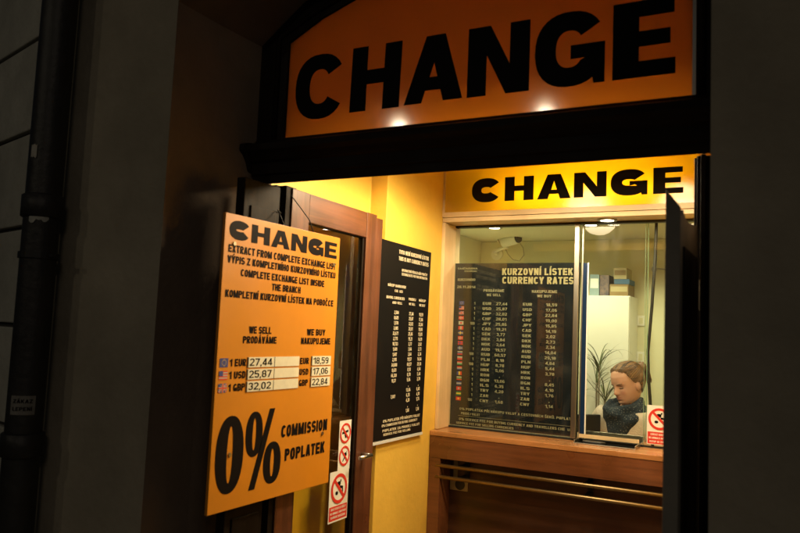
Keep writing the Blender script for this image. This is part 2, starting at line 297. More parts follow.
# ------------------------------------------------------------------ lettering
class Plane:
    """a flat printed face: origin, u (reading direction), v (up); lettering stands proud along n"""
    def __init__(s, o, u, v): s.o = Vector(o); s.u = Vector(u); s.v = Vector(v); s.n = s.u.cross(s.v)
    def p(s, a, b, c=0): return s.o+s.u*a+s.v*b+s.n*c
def earc(cx, cy, rx, ry, a0, a1, n=12, e=2.5):
    out = []
    for i in range(n+1):
        a = R(a0+(a1-a0)*i/n); c_, q_ = math.cos(a), math.sin(a)
        out.append((cx+rx*math.copysign(abs(c_)**(2/e), c_), cy+ry*math.copysign(abs(q_)**(2/e), q_)))
    return out
ACUTE = dict(zip('ÁÉÍÓÚÝ', 'AEIOUY')); CARON = dict(zip('ČĎĚŇŘŠŤŽ', 'CDENRSTZ')); RING = {'Ů': 'U'}
def glyph(ch, s):
    """bold condensed grotesque capital: advance width and centre-line strokes for stem weight s"""
    a = s/2; w = .56; base = ACUTE.get(ch) or CARON.get(ch) or RING.get(ch) or ch
    if base == 'I': w = s
    elif base in 'MW': w = .74
    elif base in '1': w = .40
    elif base in ',.': w = s*1.05
    elif base in 'JL': w = .50
    elif base in 'EFT': w = .52
    elif base == '%': w = .9
    l, r, t, b, m = a, w-a, 1-a, a, .5; c_ = w/2; rx = (r-l)/2
    S = []
    if base == 'A': S = [[(a*.9, 0), (c_-a*.15, 1)], [(w-a*.9, 0), (c_+a*.15, 1)], [(w*.27, .28), (w*.73, .28)]]
    elif base == 'B': S = [[(l, 0), (l, 1)], [(l, t)]+earc(c_, .75-a/2+.0, rx, .25-a/2, 90, -90)+[(l, m)], [(l, m)]+earc(c_, .25+a/2, rx, .25-a/2, 90, -90)+[(l, b)]]
    elif base == 'C': S = [earc(c_, .5, rx, .5-a, 38, 322, 22)]
    elif base == 'D': S = [[(l, 0), (l, 1)], [(l, t)]+earc(c_*.8, .5, r-c_*.8, .5-a, 90, -90, 16)+[(l, b)]]
    elif base == 'E': S = [[(l, 0), (l, 1)], [(l, t), (w, t)], [(l, m), (w*.92, m)], [(l, b), (w, b)]]
    elif base == 'F': S = [[(l, 0), (l, 1)], [(l, t), (w, t)], [(l, m), (w*.90, m)]]
    elif base == 'G': S = [earc(c_, .5, rx, .5-a, 38, 335, 22), [(r, 0), (r, .5)], [(c_, .5-a), (w, .5-a)]]
    elif base == 'H': S = [[(l, 0), (l, 1)], [(r, 0), (r, 1)], [(l, m), (r, m)]]
    elif base == 'I': S = [[(l, 0), (l, 1)]]
    elif base == 'J': S = [[(r, 1), (r, .3)]+earc(c_, .3, rx, .3-a, 0, -165)]
    elif base == 'K': S = [[(l, 0), (l, 1)], [(l+a*.6, .38), (w-a*.9, 1)], [(c_*.92, .55), (w-a*.8, 0)]]
    elif base == 'L': S = [[(l, 0), (l, 1)], [(l, b), (w, b)]]
    elif base == 'M': S = [[(l, 0), (l, 1)], [(r, 0), (r, 1)], [(l, 1), (c_, .05)], [(r, 1), (c_, .05)]]
    elif base == 'N': S = [[(l, 0), (l, 1)], [(r, 0), (r, 1)], [(l, .97), (r, .03)]]
    elif base in 'O0': S = [earc(c_, .5, rx, .5-a, 0, 360, 30)]
    elif base == 'P': S = [[(l, 0), (l, 1)], [(l, t)]+earc(c_, .70, rx, .30-a, 90, -90)+[(l, .40+a)]]
    elif base == 'R': S = [[(l, 0), (l, 1)], [(l, t)]+earc(c_, .71, rx, .29-a, 90, -90)+[(l, .42+a)], [(c_*.95, .45), (w-a*.8, 0)]]
    elif base == 'S': S = [earc(c_, .75-a/2, rx, .25-a/2, 15, 270, 16)[:-1]+earc(c_, .25+a/2, rx, .25-a/2, 90, -165, 16)]
    elif base == 'T': S = [[(c_, 0), (c_, 1)], [(0, t), (w, t)]]
    elif base == 'U': S = [[(l, 1), (l, .32)]+earc(c_, .32, rx, .32-a, 180, 360, 14)+[(r, 1)]]
    elif base == 'V': S = [[(a*.8, 1), (c_, .0)], [(w-a*.8, 1), (c_, .0)]]
    elif base == 'W': S = [[(a*.7, 1), (w*.28, 0)], [(w*.28, 0), (c_, .95)], [(c_, .95), (w*.72, 0)], [(w*.72, 0), (w-a*.7, 1)]]
    elif base == 'X': S = [[(a*.9, 0), (w-a*.9, 1)], [(a*.9, 1), (w-a*.9, 0)]]
    elif base == 'Y': S = [[(c_, 0), (c_, .48)], [(a*.8, 1), (c_, .40)], [(w-a*.8, 1), (c_, .40)]]
    elif base == 'Z': S = [[(0, t), (w, t)], [(w-a*1.1, t), (a*1.1, b)], [(0, b), (w, b)]]
    elif base == '1': S = [[(w-a, 0), (w-a, 1)], [(w-a, .90), (0, .70)]]
    elif base == '2': S = [earc(c_, .70, rx, .30-a, 170, -35, 16)+[(l+a*.2, b*1.6)], [(0, b), (w, b)]]
    elif base == '3': S = [earc(c_, .75-a/2, rx*.95, .25-a/2, 165, -90, 14), earc(c_, .25+a/2, rx, .25-a/2, 90, -165, 14)]
    elif base == '4': S = [[(w*.72, 0), (w*.72, 1)], [(w*.72, .98), (a*.7, .27)], [(0, .24), (w, .24)]]
    elif base == '5': S = [[(w*.94, t), (l, t), (l, .52)], [(l, .52)]+earc(c_, .33, rx, .33-a, 130, -160, 16)]
    elif base == '6': S = [earc(c_, .5, rx, .5-a, 45, 180, 12)+[(l, .32)], earc(c_, .31, rx, .31-a, 0, 360, 22)]
    elif base == '7': S = [[(0, t), (w, t)], [(w-a, t), (w*.32, 0)]]
    elif base == '8': S = [earc(c_, .75-a/2, rx*.92, .25-a/2, 0, 360, 20), earc(c_, .25+a/2, rx, .25-a/2, 0, 360, 22)]
    elif base == '9': S = [earc(c_, .69, rx, .31-a, 0, 360, 22), [(r, .68)]+earc(c_, .5, rx, .5-a, 0, -135, 12)]
    elif base == ',': S = [[(c_, s*1.0), (c_, 0), (c_-s*.25, -s*.9)]]
    elif base == '.': S = [[(c_, 0), (c_, s)]]
    elif base == '%': S = [earc(.19, .74, .19-a*.8, .26-a, 0, 360, 18), earc(w-.19, .26, .19-a*.8, .26-a, 0, 360, 18), [(w*.26, 0), (w*.74, 1)]]
    if ch in ACUTE: S.append([(c_-.04, 1.07), (c_+.10, 1.28)])
    if ch in CARON: S.append([(c_-.16, 1.28), (c_, 1.10), (c_+.16, 1.28)])
    if ch in RING: S.append(earc(c_, 1.18, .09, .09, 0, 360, 12, 2))
    return w, S
def text_geo(jobs):
    """jobs: (string, boldness) -> (verts (x, y, tiny step), faces) at cap height 1, every stroke a mitred ribbon"""
    res = []
    for st, bold in jobs:
        s = .145+1.9*bold; vs = []; fs = []; x = 0; lay = 0
        for ch in st.upper():
            if ch == ' ': x += .30; continue
            w, S = glyph(ch, s)
            for k, P in enumerate(S):
                P = [p for i, p in enumerate(P) if i == 0 or (p[0]-P[i-1][0])**2+(p[1]-P[i-1][1])**2 > 1e-8]
                hw = s/2 if P[0][1] < 1.05 else s*.36
                closed = len(P) > 6 and (P[0][0]-P[-1][0])**2+(P[0][1]-P[-1][1])**2 < 1e-6
                if closed: P = P[:-1]
                n = len(P); o = len(vs)
                for i, p in enumerate(P):
                    q0 = P[i-1] if (i or closed) else None; q1 = P[(i+1) % n] if (i < n-1 or closed) else None
                    ds = [Vector((b_[0]-a_[0], b_[1]-a_[1])).normalized() for a_, b_ in ((q0, p), (p, q1)) if a_ and b_]
                    nn = [Vector((-d_.y, d_.x)) for d_ in ds]; mm = nn[0] if len(nn) == 1 else (nn[0]+nn[1])
                    if mm.length < 1e-4: mm = nn[0]
                    mm = mm.normalized(); k_ = 1/max(.45, mm.dot(nn[0])); mm = mm*hw*k_
                    for sg in (1, -1): vs.append((x+p[0]+sg*mm.x, p[1]+sg*mm.y, k*.00007))
                for i in range(n if closed else n-1):
                    j_ = (i+1) % n; fs.append((o+2*i, o+2*j_, o+2*j_+1, o+2*i+1))
            x += w+.095
        res.append((vs, fs))
    return res
CAP = 1.0
def letters(mb, pl, jobs, h=.0012, mi=0):
    """jobs: dict(s, u, v (baseline), cap, w (target width or None), al 'l'/'c'/'r', bold)"""
    geo = text_geo([(j['s'], j.get('bold', .012)) for j in jobs])
    for j, (vs, fs) in zip(jobs, geo):
        if not vs: continue
        x0 = min(v[0] for v in vs); x1 = max(v[0] for v in vs); sy = j['cap']/CAP
        sx = j['w']/(x1-x0) if j.get('w') else sy*j.get('sx', 1)
        wd_ = (x1-x0)*sx; u0 = j['u'] - {'l': 0, 'c': wd_/2, 'r': wd_}[j.get('al', 'l')]
        mb.add([pl.p(u0+(x-x0)*sx, j['v']+y*sy, h+zz) for x, y, zz in vs], fs, j.get('mi', mi))
def arcpts(cx, cy, rx, ry, a0, a1, n=26, e=2.35):
    out = []
    for i in range(n+1):
        a = R(a0+(a1-a0)*i/n); c, s_ = math.cos(a), math.sin(a)
        out.append((cx+rx*math.copysign(abs(c)**(2/e), c), cy+ry*math.copysign(abs(s_)**(2/e), s_)))
    return out
def heavy(ch, w, h, s):
    """heavy grotesque capital as a list of (outline, holes); w wide, h high, stem s"""
    b = s*.86
    if ch == 'C':
        o = arcpts(w/2, h/2, w/2, h/2+.012*h, 33, 327); i = arcpts(w/2, h/2, w/2-s, h/2-b, 327-3, 33+3)
        return [(o+i, [])]
    if ch == 'G':
        o = arcpts(w/2, h/2, w/2, h/2+.012*h, 34, 308)
        i = arcpts(w/2, h/2, w/2-s, h/2-b, 322, 37)
        return [(o+[(w*.85, 0), (w, 0), (w, h*.545), (w*.52, h*.545), (w*.52, h*.36), (w*.73, h*.36)]+i, [])]
    if ch == 'H': return [([(0,0),(s,0),(s,h*.40),(w-s,h*.40),(w-s,0),(w,0),(w,h),(w-s,h),(w-s,h*.62),(s,h*.62),(s,h),(0,h)], [])]
    if ch == 'N': return [([(0,0),(s*.92,0),(s*.92,h*.58),(w-s*1.08,0),(w,0),(w,h),(w-s*.92,h),(w-s*.92,h*.42),(s*1.08,h),(0,h)], [])]
    if ch == 'E': return [([(0,0),(w,0),(w,h*.21),(s,h*.21),(s,h*.40),(w*.92,h*.40),(w*.92,h*.60),(s,h*.60),(s,h*.79),(w*.98,h*.79),(w*.98,h),(0,h)], [])]
    if ch == 'A':
        a = w*.5-s*.62; k = a/h
        hole = [(w*.5-.085*w, h*.37), (w*.5+.085*w, h*.37), (w*.5, h*.74)]
        return [([(0,0),(s,0),(s+k*h*.2*.8,h*.2),(w-s-k*h*.2*.8,h*.2),(w-s,0),(w,0),(w-a,h),(a,h)], [hole])]
    if ch == '0': return [(arcpts(w/2, h/2, w/2, h/2, 0, 350, 35, 2.25), [arcpts(w/2, h/2, w/2-s, h/2-s*.62, 0, 350, 35, 2.2)])]
def outline_mesh(shapes, depth):
    """shapes: list of (outline, holes) in 2-D -> verts(x,y,z), faces, filled with a 2-D curve"""
    cu = bpy.data.curves.new('o', 'CURVE'); cu.dimensions = '2D'; cu.fill_mode = 'BOTH'; cu.extrude = depth/2
    for o, hs in shapes:
        for lp in [o]+hs:
            sp = cu.splines.new('POLY'); sp.points.add(len(lp)-1); sp.use_cyclic_u = True
            for p, q in zip(sp.points, lp): p.co = (q[0], q[1], 0, 1)
    ob = bpy.data.objects.new('o', cu); COL.objects.link(ob)
    dg = bpy.context.evaluated_depsgraph_get(); dg.update(); me = bpy.data.meshes.new_from_object(ob.evaluated_get(dg))
    r = [tuple(v.co) for v in me.vertices], [tuple(p.vertices) for p in me.polygons]
    bpy.data.meshes.remove(me); bpy.data.objects.remove(ob); bpy.data.curves.remove(cu); return r
def heavy_word(mb, pl, items, v, h, depth, proud=.0, mi=0, slant=0):
    """items: (letter, u0, width, stem)"""
    sh = []
    for ch, u0, w, s in items:
        for o, hs in heavy(ch, w, h, s): sh.append(([(x+u0, y+v) for x, y in o], [[(x+u0, y+v) for x, y in q] for q in hs]))
    vs, fs = outline_mesh(sh, depth)
    mb.add([pl.p(x, y, z+depth/2+proud) for x, y, z in vs], fs, mi)

# ------------------------------------------------------------------ the street
mb = MB(); mb.add([(-400,-400,-.14),(400,-400,-.14),(400,400,-.14),(-400,400,-.14)], [(0,1,2,3)]); struct('road', mb, M['asphalt'])
mb = MB(); mb.box(-40, 40, -.9, 2.9, -.3, 0); struct('pavement', mb, M['paving'])
mb = MB(); mb.box(-40, 40, -1.05, -.903, -.3, .004); struct('kerb', mb, M['kerb'], bevel=.01)
mb = MB(); mb.box(-40, 40, -12, -3.6, -.3, 0); struct('far_pavement', mb, M['paving'])

# facade wall with an arched doorway, the reveal drawn in two flats
front = [(-2.03, 0), (-2.03, 2.80), (-1.80, 2.975), (-1.45, 3.10), (-1.09, 3.14), (-.73, 3.10), (-.38, 2.975), (-.178, 2.80), (-.178, 0)]
midp  = [(-2.00, 0), (-2.00, 2.78), (-1.78, 2.945), (-1.44, 3.065), (-1.09, 3.10), (-.74, 3.065), (-.41, 2.945), (-.192, 2.78), (-.192, 0)]
backp = [(-1.93, 0), (-1.93, 2.75), (-1.73, 2.90), (-1.42, 3.03), (-1.09, 3.065), (-.76, 3.03), (-.45, 2.90), (-.214, 2.75), (-.214, 0)]
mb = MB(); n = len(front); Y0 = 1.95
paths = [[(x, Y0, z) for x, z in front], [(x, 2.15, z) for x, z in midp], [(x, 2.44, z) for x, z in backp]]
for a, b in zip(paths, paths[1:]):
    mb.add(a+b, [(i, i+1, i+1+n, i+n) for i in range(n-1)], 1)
L, T, RT = -2.72, 6.0, 9.0
mb.add([(L,Y0,0),(-2.03,Y0,0),(-2.03,Y0,2.80),(L,Y0,2.80)], [(0,1,2,3)])
mb.add([(-.178,Y0,0),(RT,Y0,0),(RT,Y0,2.80),(-.178,Y0,2.80)], [(0,1,2,3)])
top = [(x, Y0, z) for x, z in front[1:-1]]
mb.add([(L,Y0,2.80)]+top+[(RT,Y0,2.80),(RT,Y0,T),(L,Y0,T)], [(0,)+tuple(range(1, len(top)+1))+tuple(range(len(top)+1, len(top)+4))])
mb.box(L, RT, 2.46, 2.60, 3.10, T); mb.box(-.10, RT, 2.46, 2.60, 0, 3.097); mb.box(L, -2.1, 2.46, 2.60, 0, 3.097); mb.box(L, RT, Y0+.003, 2.458, T-.05, T-.003)
tag(build('facade_wall', mb, [M['plaster'], M['reveal']], weld=False), 'dim grey plaster house front around the arched doorway', 'wall')

# neighbouring stone front, slightly receding, coursed
d = Vector((-.964, .268, 0)); nrm = Vector((-.268, -.964, 0)); p0 = Vector((-2.73, 1.915, 0))
mb = MB(); zs = [0, .36, .76, 1.16, 1.56, 1.96, 2.36, 2.76, 3.16, 3.56, 3.96, 4.4, 4.8, 5.2, 5.6, 6.0]
def slab(s0, s1, z0, z1, out, mi):
    a, b = p0+d*s0, p0+d*s1; q = nrm*out; w = -nrm*.3
    vs = [a+q, b+q, b+w, a+w]; mb.add([(v.x, v.y, z0) for v in vs]+[(v.x, v.y, z1) for v in vs], [(3,2,1,0),(4,5,6,7),(0,1,5,4),(1,2,6,5),(2,3,7,6),(3,0,4,7)], mi)
slab(0, 8, 0, 6, -.012, 1)
for i, (a, b) in enumerate(zip(zs, zs[1:])):
    s = 0; k = 0
    while s < 7.9:
        e = min(8, s+(.95 if (k or i % 2) else .55)); slab(s+(.006 if s else 0), e-.006, a+.009, b-.009, 0.012, 0); s = e; k += 1
tag(build('stone_wall', mb, [M['stone'], M['mortar']], bevel=.006), 'coursed grey stone house front left of the downpipe', 'wall')

# downpipe with collars, clips, flaking paint and labels
t = thing('downpipe', 'dark cast iron downpipe with flaking paint and a small label', 'downpipe', (-2.555, 1.84, 0))
mb = MB(); pts = [(-2.555, 1.84, z) for z in (0, .6, 1.2, 1.8, 2.4, 3.2, 4.2, 6)]; mb.tube(pts, .066, 24); build('pipe', mb, M['pipe'], t, smooth=True)
for z in (1.12, 2.02, 3.0, 4.2):
    mb = MB(); mb.tube([(-2.555, 1.84, z-.045), (-2.555, 1.84, z-.04), (-2.555, 1.84, z+.04), (-2.555, 1.84, z+.045)], [.070, .077, .077, .070], 24); build('collar', mb, M['pipe'], t, smooth=True)
for z in (1.83, 3.5):
    mb = MB(); mb.tube([(-2.555, 1.84, z-.012), (-2.555, 1.84, z+.012)], .073, 24); mb.box(-2.655, -2.615, 1.83, 1.85, z-.01, z+.01); mb.box(-2.495, -2.46, 1.83, 1.85, z-.006, z+.006); build('clip', mb, M['dark_metal'], t)
def on_pipe(name, z0, z1, a0, a1, m, jag, txt=None):
    mb = MB(); rr = .0685; n = 8; vs = []
    for i in range(n+1):
        a = R(a0+(a1-a0)*i/n)
        for z, sg in ((z0, -1), (z1, 1)):
            vs.append((-2.555+rr*math.cos(a), 1.84+rr*math.sin(a), z+sg*jag*random.uniform(-1, .6)))
    mb.add(vs, [(2*i, 2*i+2, 2*i+3, 2*i+1) for i in range(n)]); o = build(name, mb, m, t)
    if txt:
        mb2 = MB(); jobs = [dict(s=s, u=0, v=z, cap=.014, w=.07, bold=.02) for s, z in txt]
        geo = text_geo([(j['s'], .02) for j in jobs])
        for j, (vs, fs) in zip(jobs, geo):
            x0 = min(v[0] for v in vs); x1 = max(v[0] for v in vs)
            mb2.add([(-2.555+.0692*math.cos(R(a0+8+(a1-a0-16)*(x-x0)/(x1-x0))), 1.84+.0692*math.sin(R(a0+8+(a1-a0-16)*(x-x0)/(x1-x0))), j['v']+y*.014/CAP) for x, y, zz in vs], fs)
        build('label_text', mb2, M['ink'], o)
on_pipe('paper_label', 1.235, 1.305, 278, 352, mat('faded_label', (.20, .19, .17), .7, noise_amt=.4, noise_scale=40), .0, [('ZÁKAZ', 1.278), ('LEPENÍ', 1.250)])
on_pipe('flaked_patch', 1.955, 2.03, 285, 345, mat('bare_patch', (.42, .42, .38), .8, noise_amt=.4, noise_scale=30), .012)
on_pipe('flaked_patch', 2.20, 2.25, 270, 292, mat('bare_patch_small', (.40, .38, .33), .8, noise_amt=.4, noise_scale=30), .006)

# ------------------------------------------------------------------ dark timber door frame
t = thing('door_frame', 'black timber door frame with moulded transom and arched head', 'door frame', (-1.09, 2.35, 0))
oa = [(-1.949, 2.357), (-1.949, 2.823), (-1.73, 2.925), (-1.42, 3.015), (-1.09, 3.05), (-.76, 3.015), (-.45, 2.925), (-.207, 2.823), (-.207, 2.357)]
ia = [(-1.812, 2.357), (-1.812, 2.757), (-1.66, 2.835), (-1.40, 2.925), (-1.07, 2.965), (-.74, 2.925), (-.44, 2.835), (-.256, 2.757), (-.256, 2.357)]
mb = MB(); n = len(oa)
for y0, y1, o, i in ((2.35, 2.44, oa, ia),):
    vs = [(x, y0, z) for x, z in o]+[(x, y0, z) for x, z in i]+[(x, y1, z) for x, z in o]+[(x, y1, z) for x, z in i]; fs = []
    for k in range(n-1):
        fs += [(k, k+1, n+k+1, n+k), (2*n+k, 3*n+k, 3*n+k+1, 2*n+k+1), (n+k, n+k+1, 3*n+k+1, 3*n+k), (k, 2*n+k, 2*n+k+1, k+1)]
    mb.add(vs, fs)
build('arched_head', mb, M['black_wood_v'], t)
# raised bead around the arch
mb = MB()
bead = [((o[0]+i[0]*2)/3, (o[1]+i[1]*2)/3) for o, i in zip(oa, ia)]
mb.tube([(x, 2.348, z) for x, z in bead], .012, 8); build('arch_bead', mb, M['black_wood_v'], t, smooth=True)
prof = [(2.44, 2.225), (2.36, 2.178), (2.335, 2.170), (2.335, 2.205), (2.325, 2.21), (2.325, 2.255), (2.312, 2.262), (2.300, 2.285), (2.285, 2.300), (2.285, 2.325), (2.305, 2.332), (2.335, 2.345), (2.345, 2.357), (2.44, 2.357)]
mb = MB(); mb.prism(prof, 'x', -1.945, -.21); build('transom', mb, M['black_wood'], t)
cap_ = [(2.36, 2.215), (2.318, 2.222), (2.306, 2.258), (2.29, 2.285), (2.272, 2.302), (2.272, 2.328), (2.30, 2.338), (2.36, 2.35)]
mb = MB(); mb.prism(cap_, 'x', -1.985, -1.946); build('transom_end', mb, M['black_wood'], t, bevel=.006)
for sx, xs in ((1, (-1.949, -1.905, -1.86, -1.832, -1.798)), (-1, (-.207, -.226, -.24, -.252, -.262))):
    mb = MB(); ys = (2.352, 2.335, 2.350, 2.372)
    for (a, b), y in zip(zip(xs, xs[1:]), ys): mb.box(min(a, b), max(a, b), y, 2.44, 0, 2.168)
    build('jamb', mb, M['black_wood_v'], t, bevel=.002)

# sign in the arch
pl = Plane((0, 2.362, 0), (1, 0, 0), (0, 0, 1))
t = thing('transom_sign', 'unlit dark orange CHANGE sign filling the arch above the transom', 'sign', (-1.03, 2.362, 2.357))
sp = [(-1.811, 2.358), (-.257, 2.358)]+[(x+(.001 if x < -1.05 else -.001), z-.001) for x, z in reversed(ia[1:-1])]
mb = MB(); mb.prism(sp, 'y', 2.362, 2.374); build('sign_panel', mb, translucent('transom_acrylic', (.86, .455, .105), True), t)
mb = MB(); v0, h = 2.438, .252
heavy_word(mb, pl, [('C', -1.772, .232, .068)], v0-.010, h+.006, .002)
heavy_word(mb, pl, [('N', -1.020, .229, .078), ('G', -.772, .236, .072), ('E', -.511, .193, .082)], v0, h, .002)
# H and A with separately stuck crossbars, as cut from tape
def strip(pts, pr_): 
    vs, fs = outline_mesh([(pts, [])], .0016); mb.add([pl.p(x, y, z+.0008+pr_) for x, y, z in vs], fs)
hx = -1.511
strip([(hx, v0-.003), (hx+.072, v0-.003), (hx+.074, v0+h), (hx+.005, v0+h)], .0)
strip([(hx+.145, v0-.003), (hx+.217, v0-.003), (hx+.222, v0+h), (hx+.150, v0+h)], .0)
ax = -1.273
strip([(ax, v0), (ax+.072, v0), (ax+.136, v0+h*.80), (ax+.148, v0+h), (ax+.085, v0+h)], .0)
strip([(ax+.236, v0+.002), (ax+.160, v0+.002), (ax+.112, v0+h*.70), (ax+.110, v0+h), (ax+.162, v0+h)], .0005)
build('lettering', mb, M['vinyl'], t)
mb = MB(); strip([(hx+.028, v0+.128), (hx+.060, v0+.100), (hx+.160, v0+.100), (hx+.190, v0+.126), (hx+.160, v0+.156), (hx+.060, v0+.156)], .0022); build('crossbar', mb, M['vinyl'], t)
mb = MB(); strip([(ax+.046, v0+.072), (ax+.066, v0+.045), (ax+.165, v0+.045), (ax+.190, v0+.068), (ax+.150, v0+.094), (ax+.085, v0+.094)], .0022)
build('crossbar', mb, M['vinyl'], t)
mb = MB(); mb.box(-.268, -.2575, 2.354, 2.3615, 2.36, 2.75); build('edge_strip', mb, M['steel'], t)

# outer shutter leaves folded back against the reveals
t = thing('shutter_leaf', 'narrow grey brown outer leaf with a pointed corner beside the right jamb', 'shutter', (-.26, 2.14, 0))
pts = [(1.95, .02), (2.33, .02), (2.33, 1.95), (2.22, 1.938), (2.12, 1.930), (2.05, 1.932), (2.005, 1.945), (1.975, 1.968), (1.955, 1.99), (1.95, 1.992)]
mb = MB(); mb.prism(pts, 'x', -.283, -.247); mb.v = [(x, y, z-(.048 if x > -.26 and z > 1.96 else 0)) for x, y, z in mb.v]; build('leaf_board', mb, M['grey_leaf'], t, bevel=.003)
mb = MB(); mb.box(-.2467, -.2420, 2.0, 2.30, .15, .9); mb.box(-.2467, -.2420, 2.0, 2.30, 1.0, 1.85); build('moulded_panel', mb, M['black_wood_v'], t, bevel=.003)
for z in (.4, 1.7): mb = MB(); mb.tube([(-.235, 2.335, z), (-.235, 2.335, z+.09)], .007, 10); build('hinge', mb, M['dark_metal'], t)
t = thing('shutter_leaf', 'black outer leaf folded back behind the orange rate board', 'shutter', (-1.81, 2.14, 0))
mb = MB(); mb.box(-1.835, -1.795, 2.115, 2.33, .02, 2.15); build('leaf_board', mb, M['black_wood_v'], t, bevel=.003)  # leaf made taller and deeper to keep pendant light off the reveal
mb = MB(); mb.box(-1.7948, -1.788, 2.15, 2.30, .15, .9); mb.box(-1.7948, -1.788, 2.15, 2.30, 1.0, 2.05); build('moulded_panel', mb, M['black_wood_v'], t, bevel=.003)
for z in (.4, 1.7): mb = MB(); mb.tube([(-1.79, 2.338, z), (-1.79, 2.338, z+.09)], .007, 10); build('hinge', mb, M['dark_metal'], t)

# ------------------------------------------------------------------ vestibule shell
mb = MB(); mb.box(-2.5, .6, 2.905, 6, -.2, .003); struct('floor', mb, M['floor'])
mb = MB(); mb.box(-2.0, .2, 2.46, 4.30, 3.12, 3.22); struct('ceiling', mb, M['ceiling'])
mb = MB(); mb.prism([(-2.05, 2.445), (-1.945, 2.445), (-1.945, 3.288), (-1.845, 3.288), (-1.845, 4.20), (-2.05, 4.20)], 'z', 0, 3.118)
tag(build('yellow_side_wall', mb, M['yellow'], bevel=.004), 'bright yellow painted entrance wall behind the open glass door', 'wall')
mb = MB(); mb.box(-.16, -.02, 2.61, 4.20, 0, 3.118); mb.box(-1.844, -.161, 4.135, 4.20, 2.592, 3.118)
tag(build('yellow_side_wall', mb, M['yellow']), 'yellow painted entrance wall on the right, hidden past the jamb', 'wall')
mb = MB(); mb.box(-1.85, -.15, 2.445, 2.50, 2.30, 2.355)
tag(build('lintel_wall', mb, M['yellow']), 'yellow painted lintel wall behind the black transom', 'wall')

# open glazed door leaf
X = -1.79; t = thing('glass_door', 'open reddish brown wooden door leaf with one tall glass pane', 'door', (-1.81, 2.41, 0))
z1 = 2.163
for a, b in ((2.405, 2.528), (3.005, 3.098)):
    mb = MB(); mb.box(X-.045, X, a, b, .03, z1); build('stile', mb, M['door_wood_v'], t, bevel=.003)
mb = MB(); mb.box(X-.044, X-.001, 2.529, 3.004, 2.040, z1-.001); build('rail', mb, M['door_wood_h'], t, bevel=.003)
mb = MB(); mb.box(X-.044, X-.001, 2.529, 3.004, .031, .30); build('rail', mb, M['door_wood_h'], t, bevel=.003)
mb = MB()
for a, b, c, e in ((2.5285, 2.542, .301, 2.039), (2.990, 3.0035, .301, 2.039)): mb.box(X-.036, X-.010, a, b, c, e)
mb.box(X-.036, X-.010, 2.5425, 2.9895, 2.036, 2.0395); mb.box(X-.036, X-.010, 2.5425, 2.9895, .301, .318); build('glazing_bead', mb, M['black_wood_v'], t, bevel=.002)
mb = MB(); mb.box(X-.026, X-.020, 2.545, 2.987, .32, 2.0355); build('pane', mb, M['door_glass'], t)
mb = MB(); mb.box(X-.046, X-.004, 3.1, 3.165, .03, z1-.012); build('meeting_strip', mb, M['door_wood_v'], t, bevel=.004)
mb = MB(); mb.box(X-.038, X-.014, 3.166, 3.180, .03, z1-.02); build('seal', mb, M['black'], t)
mb = MB(); mb.tube([(X+.0005, 3.055, 1.02), (X+.05, 3.055, 1.02)], .009, 10); mb.tube([(X+.05, 3.06, 1.02), (X+.05, 2.95, 1.02)], .009, 10); build('handle', mb, M['steel'], t, smooth=True)

# prohibition stickers on the door glass
def no_sign(mb, pl, u, v, r, icon):
    n = pl.n
    mb.disc(pl.p(u, v, .0012), n, r*.98, 0, th=.0004, mi=2)
    for poly in icon:
        vs, fs = outline_mesh([([(u+x*r, v+y*r) for x, y in poly], [])], .0004); mb.add([pl.p(x, y, z+.0020) for x, y, z in vs], fs, 0)
    mb.disc(pl.p(u, v, .0024), n, r, r*.78, th=.0005, mi=1)
    a = R(135); w = r*.11; l = r*.80
    ca, sa = math.cos(a), math.sin(a)
    q = [(u+ca*l-sa*w, v+sa*l+ca*w), (u-ca*l-sa*w, v-sa*l+ca*w), (u-ca*l+sa*w, v-sa*l-ca*w), (u+ca*l+sa*w, v+sa*l-ca*w)]
    mb.add([pl.p(x, y, .0030) for x, y in q], [(0, 1, 2, 3)], 1)
GUN = [[(-.6, .12), (.5, .30), (.52, .08), (.05, .0), (.22, -.45), (.0, -.52), (-.18, -.05), (-.6, -.08)]]
CONE = [[(.02, -.05), (-.35, -.52), (-.26, -.58), (.16, -.16)], arcpts(.18, .12, .24, .2, 0, 345, 14), [(.3, .2), (.5, .42), (.44, .46), (.25, .26)]]
DOG = [arcpts(-.05, .32, .22, .16, 0, 345, 12), [(.05, .2), (.5, .1), (.5, -.3), (.38, -.3), (.36, -.05), (.15, -.02)], arcpts(-.28, -.28, .17, .13, 0, 345, 12), [(.1, .55), (.25, .6), (.22, .42), (.12, .4)]]
pl = Plane((X-.0195, 0, 0), (0, 1, 0), (0, 0, 1))
t = thing('warning_sticker', 'narrow white strip with two red prohibition rings, upper on the door glass', 'sticker', (X-.0195, 2.927, .96), 'prohibition stickers')
mb = MB(); mb.add([pl.p(*p) for p in ((2.878, .962, .0008), (2.979, .962, .0008), (2.979, 1.186, .0008), (2.878, 1.186, .0008))], [(0,1,2,3)]); build('sheet', mb, M['white'], t)
mb = MB(); no_sign(mb, pl, 2.929, 1.128, .046, GUN); no_sign(mb, pl, 2.929, 1.026, .045, CONE); build('pictogram', mb, [M['ink'], M['red'], M['white']], t, weld=False)
t = thing('warning_sticker', 'larger white sticker with one red ring and red text panel, lower on door glass', 'sticker', (X-.0195, 2.897, .74), 'prohibition stickers')
mb = MB(); mb.add([pl.p(*p) for p in ((2.818, .742, .0016), (2.975, .742, .0016), (2.975, .965, .0016), (2.818, .965, .0016))], [(0,1,2,3)]); build('sheet', mb, M['white'], t)
pl2 = Plane((X-.0195+.001, 0, 0), (0, 1, 0), (0, 0, 1))
mb = MB(); no_sign(mb, pl2, 2.896, .886, .066, DOG); build('pictogram', mb, [M['ink'], M['red'], M['white']], t, weld=False)
